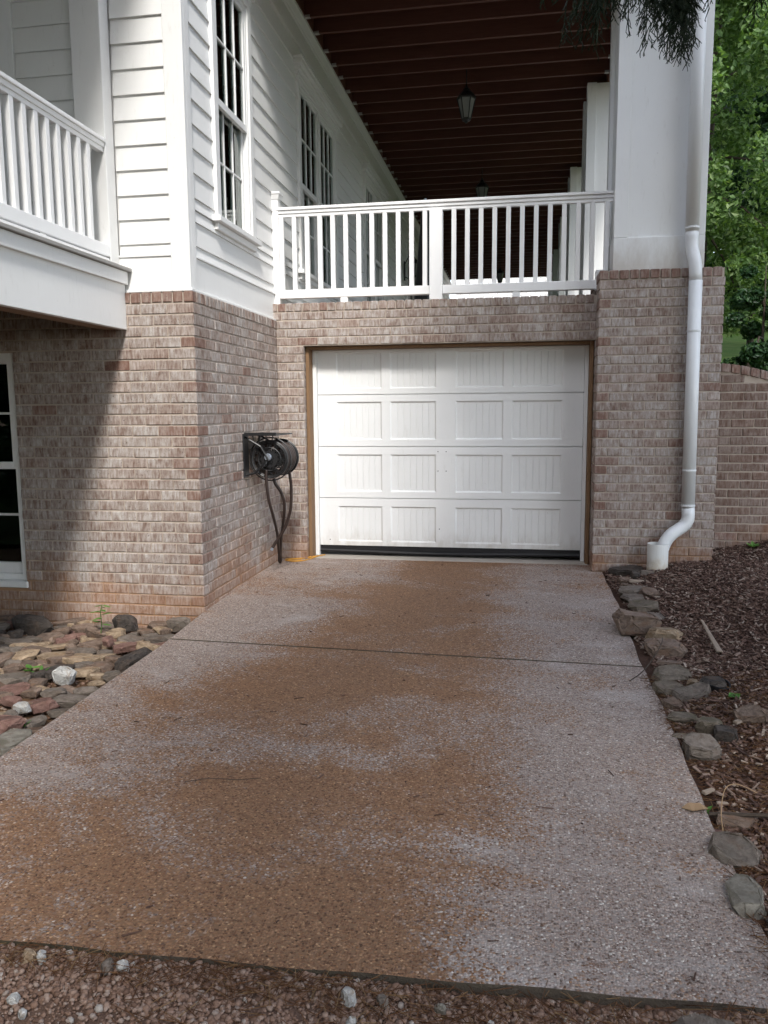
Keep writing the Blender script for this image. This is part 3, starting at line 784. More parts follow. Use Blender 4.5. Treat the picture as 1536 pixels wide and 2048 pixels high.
# ------------------------------------------------------------------ PORCH: floor, red joists, hangers, decking above
porch = thing('porch', 'covered porch with dark red stained joists under an upper deck', 'porch')
MB().box(-0.04, 3.95, 2.192, 21.6, 2.34, 2.45).build('porch_floor', 'floor', porch)
MB().box(3.86, 3.95, 2.63, 21.6, 1.2, 2.339).build('foundation_wall', 'mortar', porch)
MB().box(0.0, 0.048, 1.0, 20.75, 5.567, 5.80).build('ledger_board', 'joist', porch)
m = MB(); m.box(3.345, 3.40, 1.0, 20.75, 5.521, 5.80); m.box(3.402, 3.85, 1.0, 20.75, 5.521, 5.80); m.build('porch_beam', 'joist', porch)
MB().box(0.0, 3.9, 0.95, 0.99, 5.52, 5.86).build('rim_board', 'joist', porch)
y = 1.10; ji = 0
joist_y = []
while y < 20.7:
    joist_y.append(y + random.uniform(-0.02, 0.02)); y += 0.402
hme = None
for y in joist_y:
    zb = 5.548 + random.uniform(-0.006, 0.004)
    jo = MB().box(0.05, 3.343, y-0.019, y+0.019, zb, 5.795).build('joist', 'joist', porch)
    for (xa, xb) in ((0.050, 0.105), (3.29, 3.342)):
        h = MB(); h.box(xa, xb, y-0.0235, y+0.0235, zb-0.0025, zb-0.0005); h.box(xa, xb, y-0.0235, y-0.0195, zb-0.0005, zb+0.022); h.box(xa, xb, y+0.0195, y+0.0235, zb-0.0005, zb+0.022)
        h.build('joist_hanger', 'galv', jo)
x = 0.0
while x < 3.9:
    MB().box(x, x+0.136, 0.95, 20.75, 5.862, 5.888).build('deck_board', 'deck', porch); x += 0.1395
MB().box(-0.05, 3.95, 0.93, 20.76, 5.889, 5.95).build('deck_surface', 'deck', porch)
# painted brick end wall
ew = thing('end_wall', 'white painted brick wall standing beyond the far end of the porch', 'wall')
MB().box(-0.05, 5.5, 24.05, 24.2, 1.5, 6.6).build('mortar_bed', 'mortar', ew)
m = MB(); z = 4.6; r_ = 0
while z < 6.5:
    x = -0.05 - (0.16 if r_ % 2 else 0)
    while x < 5.5: m.box(max(x, -0.05), min(x+0.32, 5.5), 24.03, 24.06, z, z+0.088); x += 0.335
    z += 0.10; r_ += 1
bw = m.build('brickwork', 'rail', ew); bw['kind'] = 'stuff'

# ------------------------------------------------------------------ RAILINGS
def rail_profile(m, axis, a, b, c, z):
    """a..b along the rail, c centre across it, z underside"""
    for (h0, h1, w) in ((0.0, 0.030, 0.022), (0.0305, 0.062, 0.032), (0.0625, 0.088, 0.045)):
        if axis == 'x': m.box(a, b, c-w, c+w, z+h0, z+h1)
        else: m.box(c-w, c+w, a, b, z+h0, z+h1)
RY = 2.085
pr = thing('porch_railing', 'white railing with square balusters above the garage door', 'railing')
m = MB(); rail_profile(m, 'x', 0.0, 3.125, RY, 3.292); m.build('top_rail', 'rail', pr, 0.004, segs=2)
for (a, b) in ((0.031, 1.479), (1.601, 3.06)):
    m = MB(); m.box(a, b, RY-0.035, RY+0.035, 2.535, 2.615); m.build('bottom_rail', 'rail', pr, 0.006, segs=2)
MB().box(-0.05, 0.03, RY-0.04, RY+0.04, 2.481, 3.50).build('post', 'rail', pr, 0.004)
m = MB(); m.box(-0.075, 0.055, RY-0.065, RY+0.065, 3.501, 3.525); m.hexa([(-0.055, RY-0.045, 3.455), (0.035, RY-0.045, 3.455), (0.035, RY+0.045, 3.455), (-0.055, RY+0.045, 3.455), (-0.07, RY-0.06, 3.50), (0.05, RY-0.06, 3.50), (0.05, RY+0.06, 3.50), (-0.07, RY+0.06, 3.50)])
m.build('post_cap', 'rail', pr, 0.003)
MB().box(1.480, 1.600, RY-0.055, RY+0.055, 2.481, 3.29).build('post', 'rail', pr, 0.006, segs=2)
for x in [0.053+0.1255*i for i in range(12)] + [1.703+0.1245*i for i in range(12)]:
    MB().box(x-0.021, x+0.021, RY-0.021, RY+0.021, 2.6145, 3.2925).build('baluster', 'rail', pr, 0.003)
for x in (0.66, 2.28): MB().box(x-0.035, x+0.035, RY-0.03, RY+0.03, 2.481, 2.5345).build('foot_block', 'rail', pr, 0.003)
m = MB(); m.box(2.985, 3.065, RY-0.05, RY+0.05, 2.525, 2.70); m.build('rail_bracket', 'rail', pr, 0.006)

# ------------------------------------------------------------------ BALCONY at the left and its railing
bal = thing('balcony', 'white balcony deck with deep fascia jutting out over the left window', 'balcony')
x = -0.463
first = True
while x > -6.4:
    MB().box(x-0.135, x, -4.2, 0.018, 2.468, 2.494).build('deck_board', 'floor', bal, 0.004); x -= 0.139
MB().box(-0.53, -0.488, -4.2, -0.002, 2.377, 2.4665).build('skirt_board', 'white', bal, 0.003)
MB().box(-0.56, -0.514, -4.2, -0.002, 2.058, 2.463).build('fascia', 'white', bal, 0.003)
MB().box(-0.70, -0.5605, -4.2, -0.008, 2.060, 2.40).build('beam', 'under', bal, 0.003)
for y in np.arange(-4.1, -0.1, 0.4): MB().box(-6.4, -0.701, y-0.019, y+0.019, 2.20, 2.466).build('joist', 'deck', bal)
lr = thing('balcony_railing', 'white slanting-away railing with square balusters on the left balcony', 'railing')
RX = -0.60
m = MB(); rail_profile(m, 'y', -4.2, -0.101, RX, 3.272); m.build('top_rail', 'rail', lr, 0.004, segs=2)
m = MB(); m.box(RX-0.038, RX+0.038, -4.2, -0.101, 2.556, 2.64); m.build('bottom_rail', 'rail', lr, 0.006, segs=2)
m = MB(); m.box(RX-0.03, RX+0.05, -4.2, -0.14, 2.512, 2.540); m.build('sub_rail', 'rail', lr, 0.003)
for i in range(30):
    y = -0.30 - 0.1195*i
    if y < -4.1: break
    MB().box(RX-0.021, RX+0.021, y-0.021, y+0.021, 2.6395, 3.2725).build('baluster', 'rail', lr, 0.003)
for y in (-0.9, -2.4): MB().box(RX-0.025, RX+0.025, y-0.03, y+0.03, 2.495, 2.5555).build('foot_block', 'rail', lr)
pil = thing('pilaster', 'white square pilaster against the siding where the balcony railing ends', 'column')
MB().box(-0.785, -0.56, -0.10, 0.023, 2.495, 5.6).build('shaft', 'white', pil, 0.005)
roof = thing('balcony_roof', 'roof over the left balcony that shades its siding', 'roof')
MB().box(-6, 0.05, -6.4, 0.0, 5.60, 5.72).build('soffit', 'white', roof)
MB().box(-6, 0.06, -6.41, 0.0, 5.7205, 5.82).build('roof_deck', 'dark', roof)

# ------------------------------------------------------------------ LANTERNS
def lathe(m, prof, c, n=6, mi=0, rot=0.0):
    b = len(m.v)
    for (r, z) in prof:
        for k in range(n):
            a = 2*math.pi*k/n+rot; m.v.append((c[0]+r*math.cos(a), c[1]+r*math.sin(a), c[2]+z))
    for i in range(len(prof)-1):
        for k in range(n):
            k2 = (k+1) % n; m.f.append([b+i*n+k, b+i*n+k2, b+(i+1)*n+k2, b+(i+1)*n+k]); m.mi.append(mi)
    m.f.append([b+k for k in range(n)][::-1]); m.mi.append(mi); e = b+(len(prof)-1)*n; m.f.append([e+k for k in range(n)]); m.mi.append(mi)

def lantern_parts(t, c, hang=True):
    """c = bottom tip of the cage"""
    x, y, z = c
    m = MB(); lathe(m, [(0.012, -0.03), (0.030, -0.01), (0.055, 0.0), (0.058, 0.025)], c); m.build('lantern_base', 'black', t)
    m = MB(); lathe(m, [(0.118, 0.245), (0.122, 0.26), (0.085, 0.315), (0.042, 0.35), (0.038, 0.375), (0.020, 0.385), (0.012, 0.415)], c); m.build('lantern_cap', 'black', t)
    m = MB()
    for k in range(6):
        a = math.pi*k/3; m.tube([(x+0.056*math.cos(a), y+0.056*math.sin(a), z+0.02), (x+0.112*math.cos(a), y+0.112*math.sin(a), z+0.25)], 0.0065, 5)
    m.build('lantern_frame', 'black', t)
    for k in range(6):
        a0, a1 = math.pi*k/3, math.pi*(k+1)/3
        p = [(x+0.052*math.cos(a0), y+0.052*math.sin(a0), z+0.026), (x+0.052*math.cos(a1), y+0.052*math.sin(a1), z+0.026), (x+0.106*math.cos(a1), y+0.106*math.sin(a1), z+0.244), (x+0.106*math.cos(a0), y+0.106*math.sin(a0), z+0.244)]
        q = [(x+(px-x)*0.95, y+(py-y)*0.95, pz) for px, py, pz in p]
        MB().hexa(p+q).build('lamp_pane', 'lampglass', t)
for (y, lab) in ((4.86, 'black six-sided lantern hanging nearest, above the middle railing post'), (8.9, 'second black lantern hanging just above the top rail'), (17.9, 'tiny far lantern hanging in view between the balusters')):
    t = thing('hanging_lantern', lab, 'lantern', (0, 0, 0), 'lanterns hanging from the porch joists')
    cx = 1.62 if y < 15 else 1.70
    lantern_parts(t, (cx, y, 5.01 if y < 15 else 5.03))
    m = MB(); m.tube([(cx, y, 5.40), (cx, y, 5.86)], 0.007, 6); lathe(m, [(0.05, 0.0), (0.055, 0.02), (0.02, 0.03)], (cx, y, 5.83)); m.build('rod', 'black', t)
for (y, lab) in ((10.8, 'black wall lantern on the near side of the dark porch door'), (12.9, 'black wall lantern on the far side of the dark porch door')):
    t = thing('wall_lantern', lab, 'lantern', (0, 0, 0), 'wall lanterns beside the porch door')
    m = MB(); m.box(-0.022, 0.0, y-0.05, y+0.05, 4.05, 4.42); m.build('back_plate', 'black', t, 0.004)
    m = MB(); m.tube([(0, y, 4.12), (0.08, y, 4.08), (0.14, y, 4.10), (0.16, y, 4.16)], 0.010, 6); m.tube([(0, y, 4.38), (0.07, y, 4.52), (0.14, y, 4.56), (0.16, y, 4.53)], 0.010, 6); m.build('scroll_arm', 'black', t)
    lantern_parts(t, (0.17, y, 4.12))
um = thing('patio_umbrella', 'folded black patio umbrella standing behind the middle railing post', 'umbrella')
m = MB(); lathe(m, [(0.02, 1.95), (0.05, 1.9), (0.11, 1.2), (0.17, 0.55), (0.14, 0.5)][::-1], (0.95, 6.2, 2.45), 10); m.build('canopy', 'black', um)
m = MB(); m.tube([(0.95, 6.2, 2.45), (0.95, 6.2, 4.45)], 0.02, 8); m.build('pole', 'steel', um)
m = MB(); lathe(m, [(0.28, 0.001), (0.28, 0.05), (0.06, 0.10)], (0.95, 6.2, 2.45), 16); m.build('base', 'black', um)

# ------------------------------------------------------------------ DOWNSPOUT and drain pipe
ds = thing('downspout', 'white downspout running down the column and pier into an open drain pipe', 'downspout')
def bez(pts, n=8):
    """rounded path through corner points"""
    out = [Vector(pts[0])]
    for i in range(1, len(pts)-1):
        a, b, c = Vector(pts[i-1]), Vector(pts[i]), Vector(pts[i+1]); d = min(0.09, (a-b).length*0.48, (c-b).length*0.48)
        p0 = b + (a-b).normalized()*d; p1 = b + (c-b).normalized()*d
        for k in range(n+1):
            t_ = k/n; out.append(p0*(1-t_)**2 + b*2*t_*(1-t_) + p1*t_**2)
    out.append(Vector(pts[-1])); return out
R_ = 0.055
MB().tube([(3.735, 1.722, 2.93), (3.722, 1.722, 5.55)], R_, 20).build('upper_pipe', 'pipe', ds, smooth=True)
MB().tube(bez([(3.736, 1.722, 2.96), (3.736, 1.722, 2.80), (3.762, 1.668, 2.66), (3.768, 1.662, 2.50)]), R_-0.002, 20).build('elbow', 'pipe', ds, smooth=True)
MB().tube([(3.768, 1.662, 2.52), (3.782, 1.662, 0.60)], R_, 20).build('lower_pipe', 'pipe', ds, smooth=True)
pth = bez([(3.782, 1.662, 0.62), (3.790, 1.655, 0.47), (3.60, 1.60, 0.345), (3.545, 1.565, 0.17)])
MB().tube(pth, R_-0.001, 20).build('elbow', 'pipe', ds, smooth=True)
for (z, x, y, w) in ((2.955, 3.736, 1.722, 0.0035), (2.10, 3.771, 1.662, 0.003), (0.92, 3.780, 1.662, 0.003), (0.615, 3.782, 1.662, 0.004)):
    MB().tube([(x, y, z), (x, y, z+0.014)], R_+w, 20).build('seam_collar', 'pipe', ds, smooth=False)
m = MB()
for i, p in enumerate(pth):       # crimped ribs on the inside of the bends
    if 2 <= i <= 8 or 12 <= i <= 19:
        d = (pth[min(i+1, len(pth)-1)] - pth[i-1]).normalized()
        m.tube([p - d*0.002, p + d*0.002], R_+0.0008, 20)
m.build('crimp_ribs', 'pipe', ds)
pv = thing('drain_pipe', 'short open white plastic drain pipe stained brown at its foot', 'pipe')
m = MB(); n = 28; cx, cy = 3.525, 1.545
ro, ri, zt, zb = 0.088, 0.080, 0.30, -0.12
for (r, z) in ((ro, zb), (ro, zt), (ri, zt), (ri, zb)):
    for k in range(n): a = 2*math.pi*k/n; m.v.append((cx+r*math.cos(a), cy+r*math.sin(a), z))
for i in range(3):
    for k in range(n): k2 = (k+1) % n; m.f.append([i*n+k, i*n+k2, (i+1)*n+k2, (i+1)*n+k]); m.mi.append(0)
m.build('pipe_wall', 'pvc', pv, smooth=False)

# ------------------------------------------------------------------ RETAINING WALL
rw = thing('retaining_wall', 'low curving brick retaining wall with rowlock cap right of the pier', 'wall')
def wtop(x): return 1.865 - 0.10*(x-4.05) - 0.22*max(0, x-4.2)**1.5
B = Bricks('shadebrick'); RWY = 2.15
for k in range(30, 2, -1):
    z0, z1 = zrow(k); x = 4.02 - (0.1 if k % 2 else 0)
    while x < 7.0:
        xa, xb = max(x, 4.02), x+MOD-JT
        if z1 < wtop((xa+xb)/2) - 0.078 and xb-xa > 0.03: B.put(xa, xb, RWY-PR, RWY+0.05, z0, z1, bare(0.12), 'y')
        x += MOD
x = 4.035
caps = []
while x < 7.0:
    t0, t1 = wtop(x), wtop(x+0.0725)
    caps.append((x, x+0.0725, t0, t1)); x += 0.083
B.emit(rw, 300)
for (xa, xb, t0, t1) in caps:
    MB().hexa([(xa, RWY-0.014, t0-0.075), (xb, RWY-0.014, t1-0.075), (xb, RWY+0.19, t1-0.075), (xa, RWY+0.19, t0-0.075), (xa, RWY-0.014, t0), (xb, RWY-0.014, t1), (xb, RWY+0.19, t1), (xa, RWY+0.19, t0)]).build('brick', 'bare', rw, 0.004)
m = MB(); xs = np.linspace(4.02, 7.0, 24)
for a, b in zip(xs[:-1], xs[1:]):
    m.hexa([(a, RWY, -0.5), (b, RWY, -0.5), (b, RWY+0.18, -0.5), (a, RWY+0.18, -0.5), (a, RWY, wtop(a)-0.006), (b, RWY, wtop(b)-0.006), (b, RWY+0.18, wtop(b)-0.006), (a, RWY+0.18, wtop(a)-0.006)])
m.build('mortar_bed', 'mortar', rw)

# ------------------------------------------------------------------ HOSE REEL
hr = thing('hose_reel', 'black iron hose reel with brown hose mounted on the brick side wall', 'hose reel')
for y in (0.94, 1.36): MB().box(0.007, 0.017, y, y+0.12, 0.895, 1.27).build('wall_plate', 'black', hr, 0.002)
m = MB(); m.box(0.0175, 0.30, 0.95, 1.45, 1.252, 1.264)
m.box(0.0175, 0.30, 0.95, 0.965, 1.2645, 1.28); m.build('tool_shelf', 'black', hr)
m = MB(); CX, CZ = 0.215, 1.05
for y in (0.985, 1.40):
    m = MB(); m.tube([(0.017, y, 0.915), (0.10, y, 0.935), (CX, y, CZ)], 0.012, 6); m.build('bracket_arm', 'black', hr)
    m = MB(); m.tube([(0.017, y, 1.24), (CX*0.7, y, 1.16), (CX, y, CZ)], 0.009, 6); m.build('bracket_arm', 'black', hr)
for i in range(4): m = MB(); m.tube([(0.08+i*0.06, 0.99, 1.252), (0.09+i*0.055, 0.985, 1.215)], 0.005, 5); m.build('tool_hook', 'black', hr)
def ring(m, c, R, r, y, n=36, k=6):
    m.tube([(c[0]+R*math.cos(2*math.pi*i/n), y, c[1]+R*math.sin(2*math.pi*i/n)) for i in range(n+1)], r, k, False)
def make_disc(y):
    m = MB(); ring(m, (CX, CZ), 0.158, 0.010, y); ring(m, (CX, CZ), 0.146, 0.005, y-0.004); ring(m, (CX, CZ), 0.100, 0.005, y-0.004); ring(m, (CX, CZ), 0.048, 0.006, y-0.004)
    for k in range(12):
        a = 2*math.pi*k/12; ca, sa = math.cos(a), math.sin(a)
        m.tube([(CX+0.04*ca, y, CZ+0.04*sa), (CX+0.155*ca, y, CZ+0.155*sa)], 0.005, 5)
        # scrollwork leaves between the spokes
        for (R0, rr) in ((0.074, 0.016), (0.123, 0.019)):
            b = a + math.pi/12; cx_, cz_ = CX+R0*math.cos(b), CZ+R0*math.sin(b)
            m.tube([(cx_+rr*math.cos(b+t_), y-0.004, cz_+rr*math.sin(b+t_)) for t_ in np.linspace(-2.4, 2.4, 9)], 0.0042, 5)
    lathe_y = [(CX+0.03*math.cos(2*math.pi*i/12), y, CZ+0.03*math.sin(2*math.pi*i/12)) for i in range(12)]
    m.tube([(CX, y-0.02, CZ), (CX, y+0.01, CZ)], 0.034, 14); m.build('reel_disc', 'black', hr)
make_disc(1.03); make_disc(1.36)
m = MB(); m.tube([(CX, 1.02, CZ), (CX, 1.38, CZ)], 0.075, 20); m.build('drum', 'black', hr)
m = MB(); N = 8*24
m.tube([(CX+(0.128+0.004*math.sin(i*0.3))*math.cos(2*math.pi*i/24), 1.055+0.29*(i/N), CZ+0.128*math.sin(2*math.pi*i/24)) for i in range(N+1)], 0.0165, 7)
m.tube([(CX+0.142*math.cos(2*math.pi*i/24+1), 1.075+0.24*(i/(5*24)), CZ+0.142*math.sin(2*math.pi*i/24+1)) for i in range(5*24+1)], 0.0145, 7)
m.build('hose_coil', 'hose', hr, smooth=True)
m = MB(); m.tube([(CX-0.005, 1.012, CZ+0.02), (CX-0.005, 0.985, CZ+0.02)], 0.032, 12); m.build('crank_hub', 'steel', hr, 0.004)
m = MB(); m.tube([(CX-0.01, 0.985, CZ), (CX-0.02, 0.975, CZ-0.045)], 0.008, 6); m.tube([(CX-0.02, 0.975, CZ-0.045), (CX-0.02, 0.93, CZ-0.05)], 0.010, 8); m.build('crank_handle', 'black', hr)
def spline(pts, n=10):
    P = [Vector(p) for p in pts]; P = [P[0]*2-P[1]] + P + [P[-1]*2-P[-2]]; out = []
    for i in range(1, len(P)-2):
        for k in range(n):
            t_ = k/n; a, b, c, d = P[i-1], P[i], P[i+1], P[i+2]
            out.append(0.5*((2*b) + (c-a)*t_ + (2*a-5*b+4*c-d)*t_*t_ + (-a+3*b-3*c+d)*t_**3))
    out.append(P[-2]); return out
m = MB()
m.tube(spline([(CX+0.125, 1.20, 1.03), (0.325, 1.23, 0.95), (0.335, 1.25, 0.80), (0.328, 1.26, 0.65), (0.305, 1.28, 0.54), (0.25, 1.28, 0.40), (0.165, 1.27, 0.27), (0.145, 1.26, 0.235)]), 0.014, 8)
m.tube(spline([(0.190, 1.0, 0.96), (0.190, 1.0, 0.86), (0.20, 1.02, 0.70), (0.21, 1.10, 0.55), (0.17, 1.33, 0.36), (0.10, 1.6, 0.12), (0.075, 1.68, 0.035), (0.085, 1.69, 0.03), (0.105, 1.62, 0.12), (0.165, 1.47, 0.30), (0.24, 1.31, 0.48), (0.275, 1.23, 0.64), (0.255, 1.2, 0.75), (0.215, 1.18, 0.82), (0.20, 1.18, 0.87)]), 0.014, 8)
m.build('hose', 'hose', hr, smooth=True)
MB().tube([(0.145, 1.26, 0.235), (0.136, 1.257, 0.213)], 0.014, 8).build('hose_coupling', 'steel', hr)
m = MB(); ring(m, (CX, CZ), 0.185, 0.006, 1.05); m.build('hose_guide', 'black', hr)

# orange cord on the slab
m = MB(); zc = 0.006
def cz(pts): return [(x, y, (0.010 if y > 2.05 else zdrive(y)+0.006)) for x, y in pts]
m.tube(spline(cz([(0.40, 2.19), (0.345, 2.12), (0.28, 2.06), (0.21, 2.0), (0.12, 1.96), (0.07, 1.92), (0.09, 1.86), (0.17, 1.82), (0.25, 1.86), (0.30, 1.97), (0.335, 2.06), (0.36, 2.15)])), 0.0055, 6)
m.tube(spline(cz([(0.33, 2.10), (0.26, 2.02), (0.16, 1.93), (0.10, 1.885), (0.15, 1.845), (0.24, 1.90)])), 0.0055, 6)
tag(m.build('extension_cord', 'cord', smooth=True), 'orange cord looped on the slab at the garage door corner', 'cord')

# ------------------------------------------------------------------ STONES
def stone_mesh(w, d, h, seed, flat=0.8, taper=0.75, bev=0.09):
    rr = random.Random(seed); bm = bmesh.new(); n = rr.randint(5, 8)
    for lay, (zz, sc) in enumerate(((-0.5, 0.95), (0.22, 1.0), (0.5, taper))):
        for k in range(n):
            a = 2*math.pi*(k+rr.uniform(-0.3, 0.3))/n; r = rr.uniform(0.68, 1.1)*sc
            ex = abs(math.cos(a))**0.75*math.copysign(1, math.cos(a)); ey = abs(math.sin(a))**0.75*math.copysign(1, math.sin(a))
            bm.verts.new((0.5*w*r*ex, 0.5*d*r*ey, h*(zz + rr.uniform(-0.1, 0.1)*(1.3-flat))))
    res = bmesh.ops.convex_hull(bm, input=list(bm.verts))
    bmesh.ops.delete(bm, geom=[e for e in res['geom_interior'] if isinstance(e, bmesh.types.BMVert)], context='VERTS')
    bmesh.ops.dissolve_limit(bm, angle_limit=0.18, verts=list(bm.verts), edges=list(bm.edges))
    bmesh.ops.bevel(bm, geom=list(bm.edges), offset=min(w, d, h)*bev, segments=2, affect='EDGES', clamp_overlap=True, profile=0.55)
    bmesh.ops.triangulate(bm, faces=list(bm.faces))
    lens = [e for e in bm.edges if e.calc_length() > 0.3*min(w, d)]
    bmesh.ops.subdivide_edges(bm, edges=lens, cuts=1)
    bmesh.ops.triangulate(bm, faces=list(bm.faces))
    for v in bm.verts: v.co += Vector([rr.uniform(-1, 1)*0.03*min(w, d, h*2) for _ in range(3)])
    me = bpy.data.meshes.new('stone'); bm.to_mesh(me); bm.free()
    for p in me.polygons: p.use_smooth = True
    try: me.set_sharp_from_angle(angle=rad(22))
    except Exception: pass
    return me
def stone(x, y, z, w, d, h, mat, label, seed, rz=0.0, tilt=(0, 0), group=None, taper=0.75, flat=0.8, name='stone', bev=0.09):
    me = stone_mesh(w, d, h, seed, flat, taper, bev); me.materials.append(MT[mat])
    o = add(name, me, None, (x, y, z)); o.rotation_euler = (tilt[0], tilt[1], rz)
    return tag(o, label, 'stone', group)
GB = 'stones edging the right side of the driveway'
border = [
 (3.27, 1.61, .27, .20, .085, 'darkst', 'flat dark slab lying against the foot of the brick pier'),
 (3.235, 1.36, .11, .11, .05, 'brown', 'small low stone just below the dark slab at the pier'),
 (3.33, 1.42, .085, .12, .07, 'darkst', 'small dark upright stone between the dark slab and the drain pipe'),
 (3.42, 1.44, .12, .11, .05, 'grey', 'thin grey stone touching the foot of the drain pipe'),
 (3.225, 1.17, .085, .10, .04, 'brown', 'little brown stone beside the pale wood sliver'),
 (3.26, 0.99, .20, .16, .05, 'grey', 'flat grey stone topmost of the paved edging run'),
 (3.36, 0.88, .12, .13, .05, 'brown', 'small brown pointed stone lapping the mulch, outer side of the edging'),
 (3.225, 0.79, .14, .17, .05, 'grey', 'narrow grey stone in the edging nearest the slab edge'),
 (3.265, 0.58, .20, .19, .06, 'mossy', 'cracked greyish flat stone above the big brown boulder'),
 (3.27, 0.34, .19, .17, .05, 'grey', 'grey slab stone directly behind the big brown boulder'),
 (3.13, -0.06, .28, .32, .13, 'brown', 'big rounded brown boulder overhanging the driveway'),
 (3.29, -0.22, .23, .15, .09, 'tan', 'oblong tan stone leaning on the big brown boulder'),
 (3.25, -0.50, .24, .20, .10, 'brown', 'chunky brown stone with a twig lying across it'),
 (3.235, -0.70, .16, .07, .035, 'brown', 'thin brown stone right by the end of the driveway joint'),
 (3.215, -0.88, .22, .20, .05, 'mossy', 'broad flat green-grey stone just past the driveway joint'),
 (3.165, -1.12, .15, .17, .06, 'mossy', 'rounded mossy stone beside the blue-grey tilted slab'),
 (3.27, -1.22, .19, .15, .06, 'grey', 'blue-grey tilted slab stone beside the mossy rounded one'),
 (3.30, -1.06, .07, .07, .05, 'tan', 'small tan stone behind the blue-grey tilted slab'),
 (3.385, -1.15, .15, .12, .085, 'darkst', 'dark brown angular stone in front of the black pot rim'),
 (3.145, -1.34, .10, .10, .06, 'brown', 'small brown wedge stone below the mossy rounded stone'),
 (3.165, -1.52, .16, .11, .05, 'mossy', 'flat grey-green stone alone at the slab edge in needles'),
 (3.47, -1.56, .15, .13, .08, 'brown', 'tilted brown stone farthest right out in the mulch'),
 (3.255, -1.66, .13, .10, .09, 'mossy', 'green-grey stone leaning on a dark brown neighbour'),
 (3.31, -1.74, .12, .10, .08, 'darkst', 'dark brown stone against a green-grey leaning one'),
 (3.16, -1.72, .17, .08, .02, 'mossy', 'sunken mossy flat stone barely showing in the mulch'),
 (3.17, -1.87, .155, .15, .10, 'grey', 'blocky grey stone standing clear beside the slab edge'),
 (3.185, -2.45, .17, .10, .05, 'brown', 'pale-topped flat brown stone under a curved dry grass stem'),
 (3.075, -2.56, .12, .07, .025, 'red', 'thin reddish brown flat stone at the slab edge'),
 (3.115, -2.73, .185, .155, .075, 'grey', 'large dark grey smooth stone in the lower right edging'),
 (3.075, -2.99, .105, .20, .05, 'pale', 'long pale greenish stone lying along the slab edge'),
 (3.155, -3.16, .11, .10, .05, 'darkst', 'dark grey stone at the right frame edge by the slab corner'),
 (3.13, -3.34, .10, .10, .04, 'pale', 'pale stone at the bottom right corner of the slab'),
 (2.83, -3.585, .17, .09, .05, 'grey', 'grey stone sunk in gravel under the slab front edge'),
 (3.02, -3.60, .10, .07, .04, 'grey', 'small grey stone in the bottom right corner of the gravel'),
]
tilts = {16: (0.25, -0.35), 11: (-0.12, 0.05), 28: (0.30, 0.05), 21: (0.2, -0.2), 25: (0.25, 0.1), 12: (0.1, 0.1)}
for i, (x, y, w, d, h, mt, lab) in enumerate(border):
    zg = zmulch(max(x, 3.16), y) if y > -3.45 else zgrav(x, y)
    z = zg + h*0.20
    if i == 10: z = zdrive(y) + h*0.42
    if y < -3.45: z = zg + h*0.2
    k_ = 1.42 if 4 <= i <= 9 else 1.14
    stone(x, y, z, w*k_, d*k_, h, mt, lab, 100+i, random.uniform(-0.25, 0.25), tilts.get(i, (random.uniform(-.08, .12), random.uniform(-.08, .08))), GB, taper=0.84, bev=0.10 if i in (10, 12, 25) else 0.05)
GS = 'stones filling the bed under the left brick wall'
named = [
 (-0.335, -1.33, .17, .11, .085, 'quartz', 'bright white quartz rock sitting on the left stone bed', 0.6, 0.06),
 (-0.305, -1.80, .11, .07, .05, 'quartz', 'small white oblong stone in the left stone bed', 0.8, 0.05),
 (-0.105, -0.90, .13, .36, .09, 'darkst', 'long dark stone along the slab edge in the left bed', 0.8, 0.03),
 (-0.15, -0.13, .22, .15, .09, 'grey', 'blue-grey stone tucked under the house corner', 0.7, 0.05),
 (-0.56, -0.15, .22, .10, .12, 'darkst', 'black broken chunk against the wall behind the green weed', 0.6, 0.05),
 (-1.25, -0.28, .5, .16, .13, 'darkst', 'large dark rock in shade under the left window', 0.7, 0.04),
 (-0.42, -0.66, .07, .08, .06, 'red', 'small pink stone in the middle of the left bed', 0.8, 0.08),
 (-0.13, -1.62, .26, .18, .05, 'grey', 'smooth grey slab beside the drive in the left bed', 0.8, 0.03),
 (-0.10, -2.20, .22, .34, .06, 'pale', 'broad pale grey slab at the left frame edge by the drive', 0.8, 0.03),
 (-0.26, -2.02, .24, .15, .07, 'red', 'flat purple-red slab low in the left bed', 0.8, 0.04),
]
placed = []
for i, (x, y, w, d, h, mt, lab, tp, up) in enumerate(named):
    stone(x, y, -0.185 + up + h*0.25, w, d, h, mt, lab, 300+i, random.uniform(-0.3, 0.3), (random.uniform(-.1, .1), random.uniform(-.1, .1)), GS, taper=tp)
    placed.append((x, y, max(w, d)*0.45))
LM = [('the white quartz rock', (-0.335, -1.33)), ('the small white oblong stone', (-0.305, -1.80)), ('the long dark stone', (-0.105, -0.90)), ('the stone under the house corner', (-0.15, -0.13)), ('the green weed', (-0.645, -0.36)), ('the dark rock under the window', (-1.25, -0.28)), ('the small pink stone', (-0.42, -0.66)), ('the purple-red slab', (-0.26, -2.02)), ('the broad-leaved sprout', (-0.655, -1.19)), ('the smooth grey slab', (-0.13, -1.62)), ('the broad pale slab', (-0.10, -2.20)), ('the black broken chunk', (-0.56, -0.15))]
CN = {'tan': 'tan', 'brown': 'brown', 'red': 'reddish', 'grey': 'grey', 'darkst': 'charcoal'}
ORD = ['nearest', 'second nearest', 'third nearest', 'fourth nearest', 'fifth nearest', 'sixth nearest', 'seventh nearest', 'eighth nearest', 'ninth nearest', 'tenth nearest', 'eleventh nearest', 'twelfth nearest', 'thirteenth nearest', 'fourteenth nearest', 'fifteenth nearest', 'sixteenth nearest', 'seventeenth nearest', 'eighteenth nearest']
cnt = 0; tries = 0; bed = []
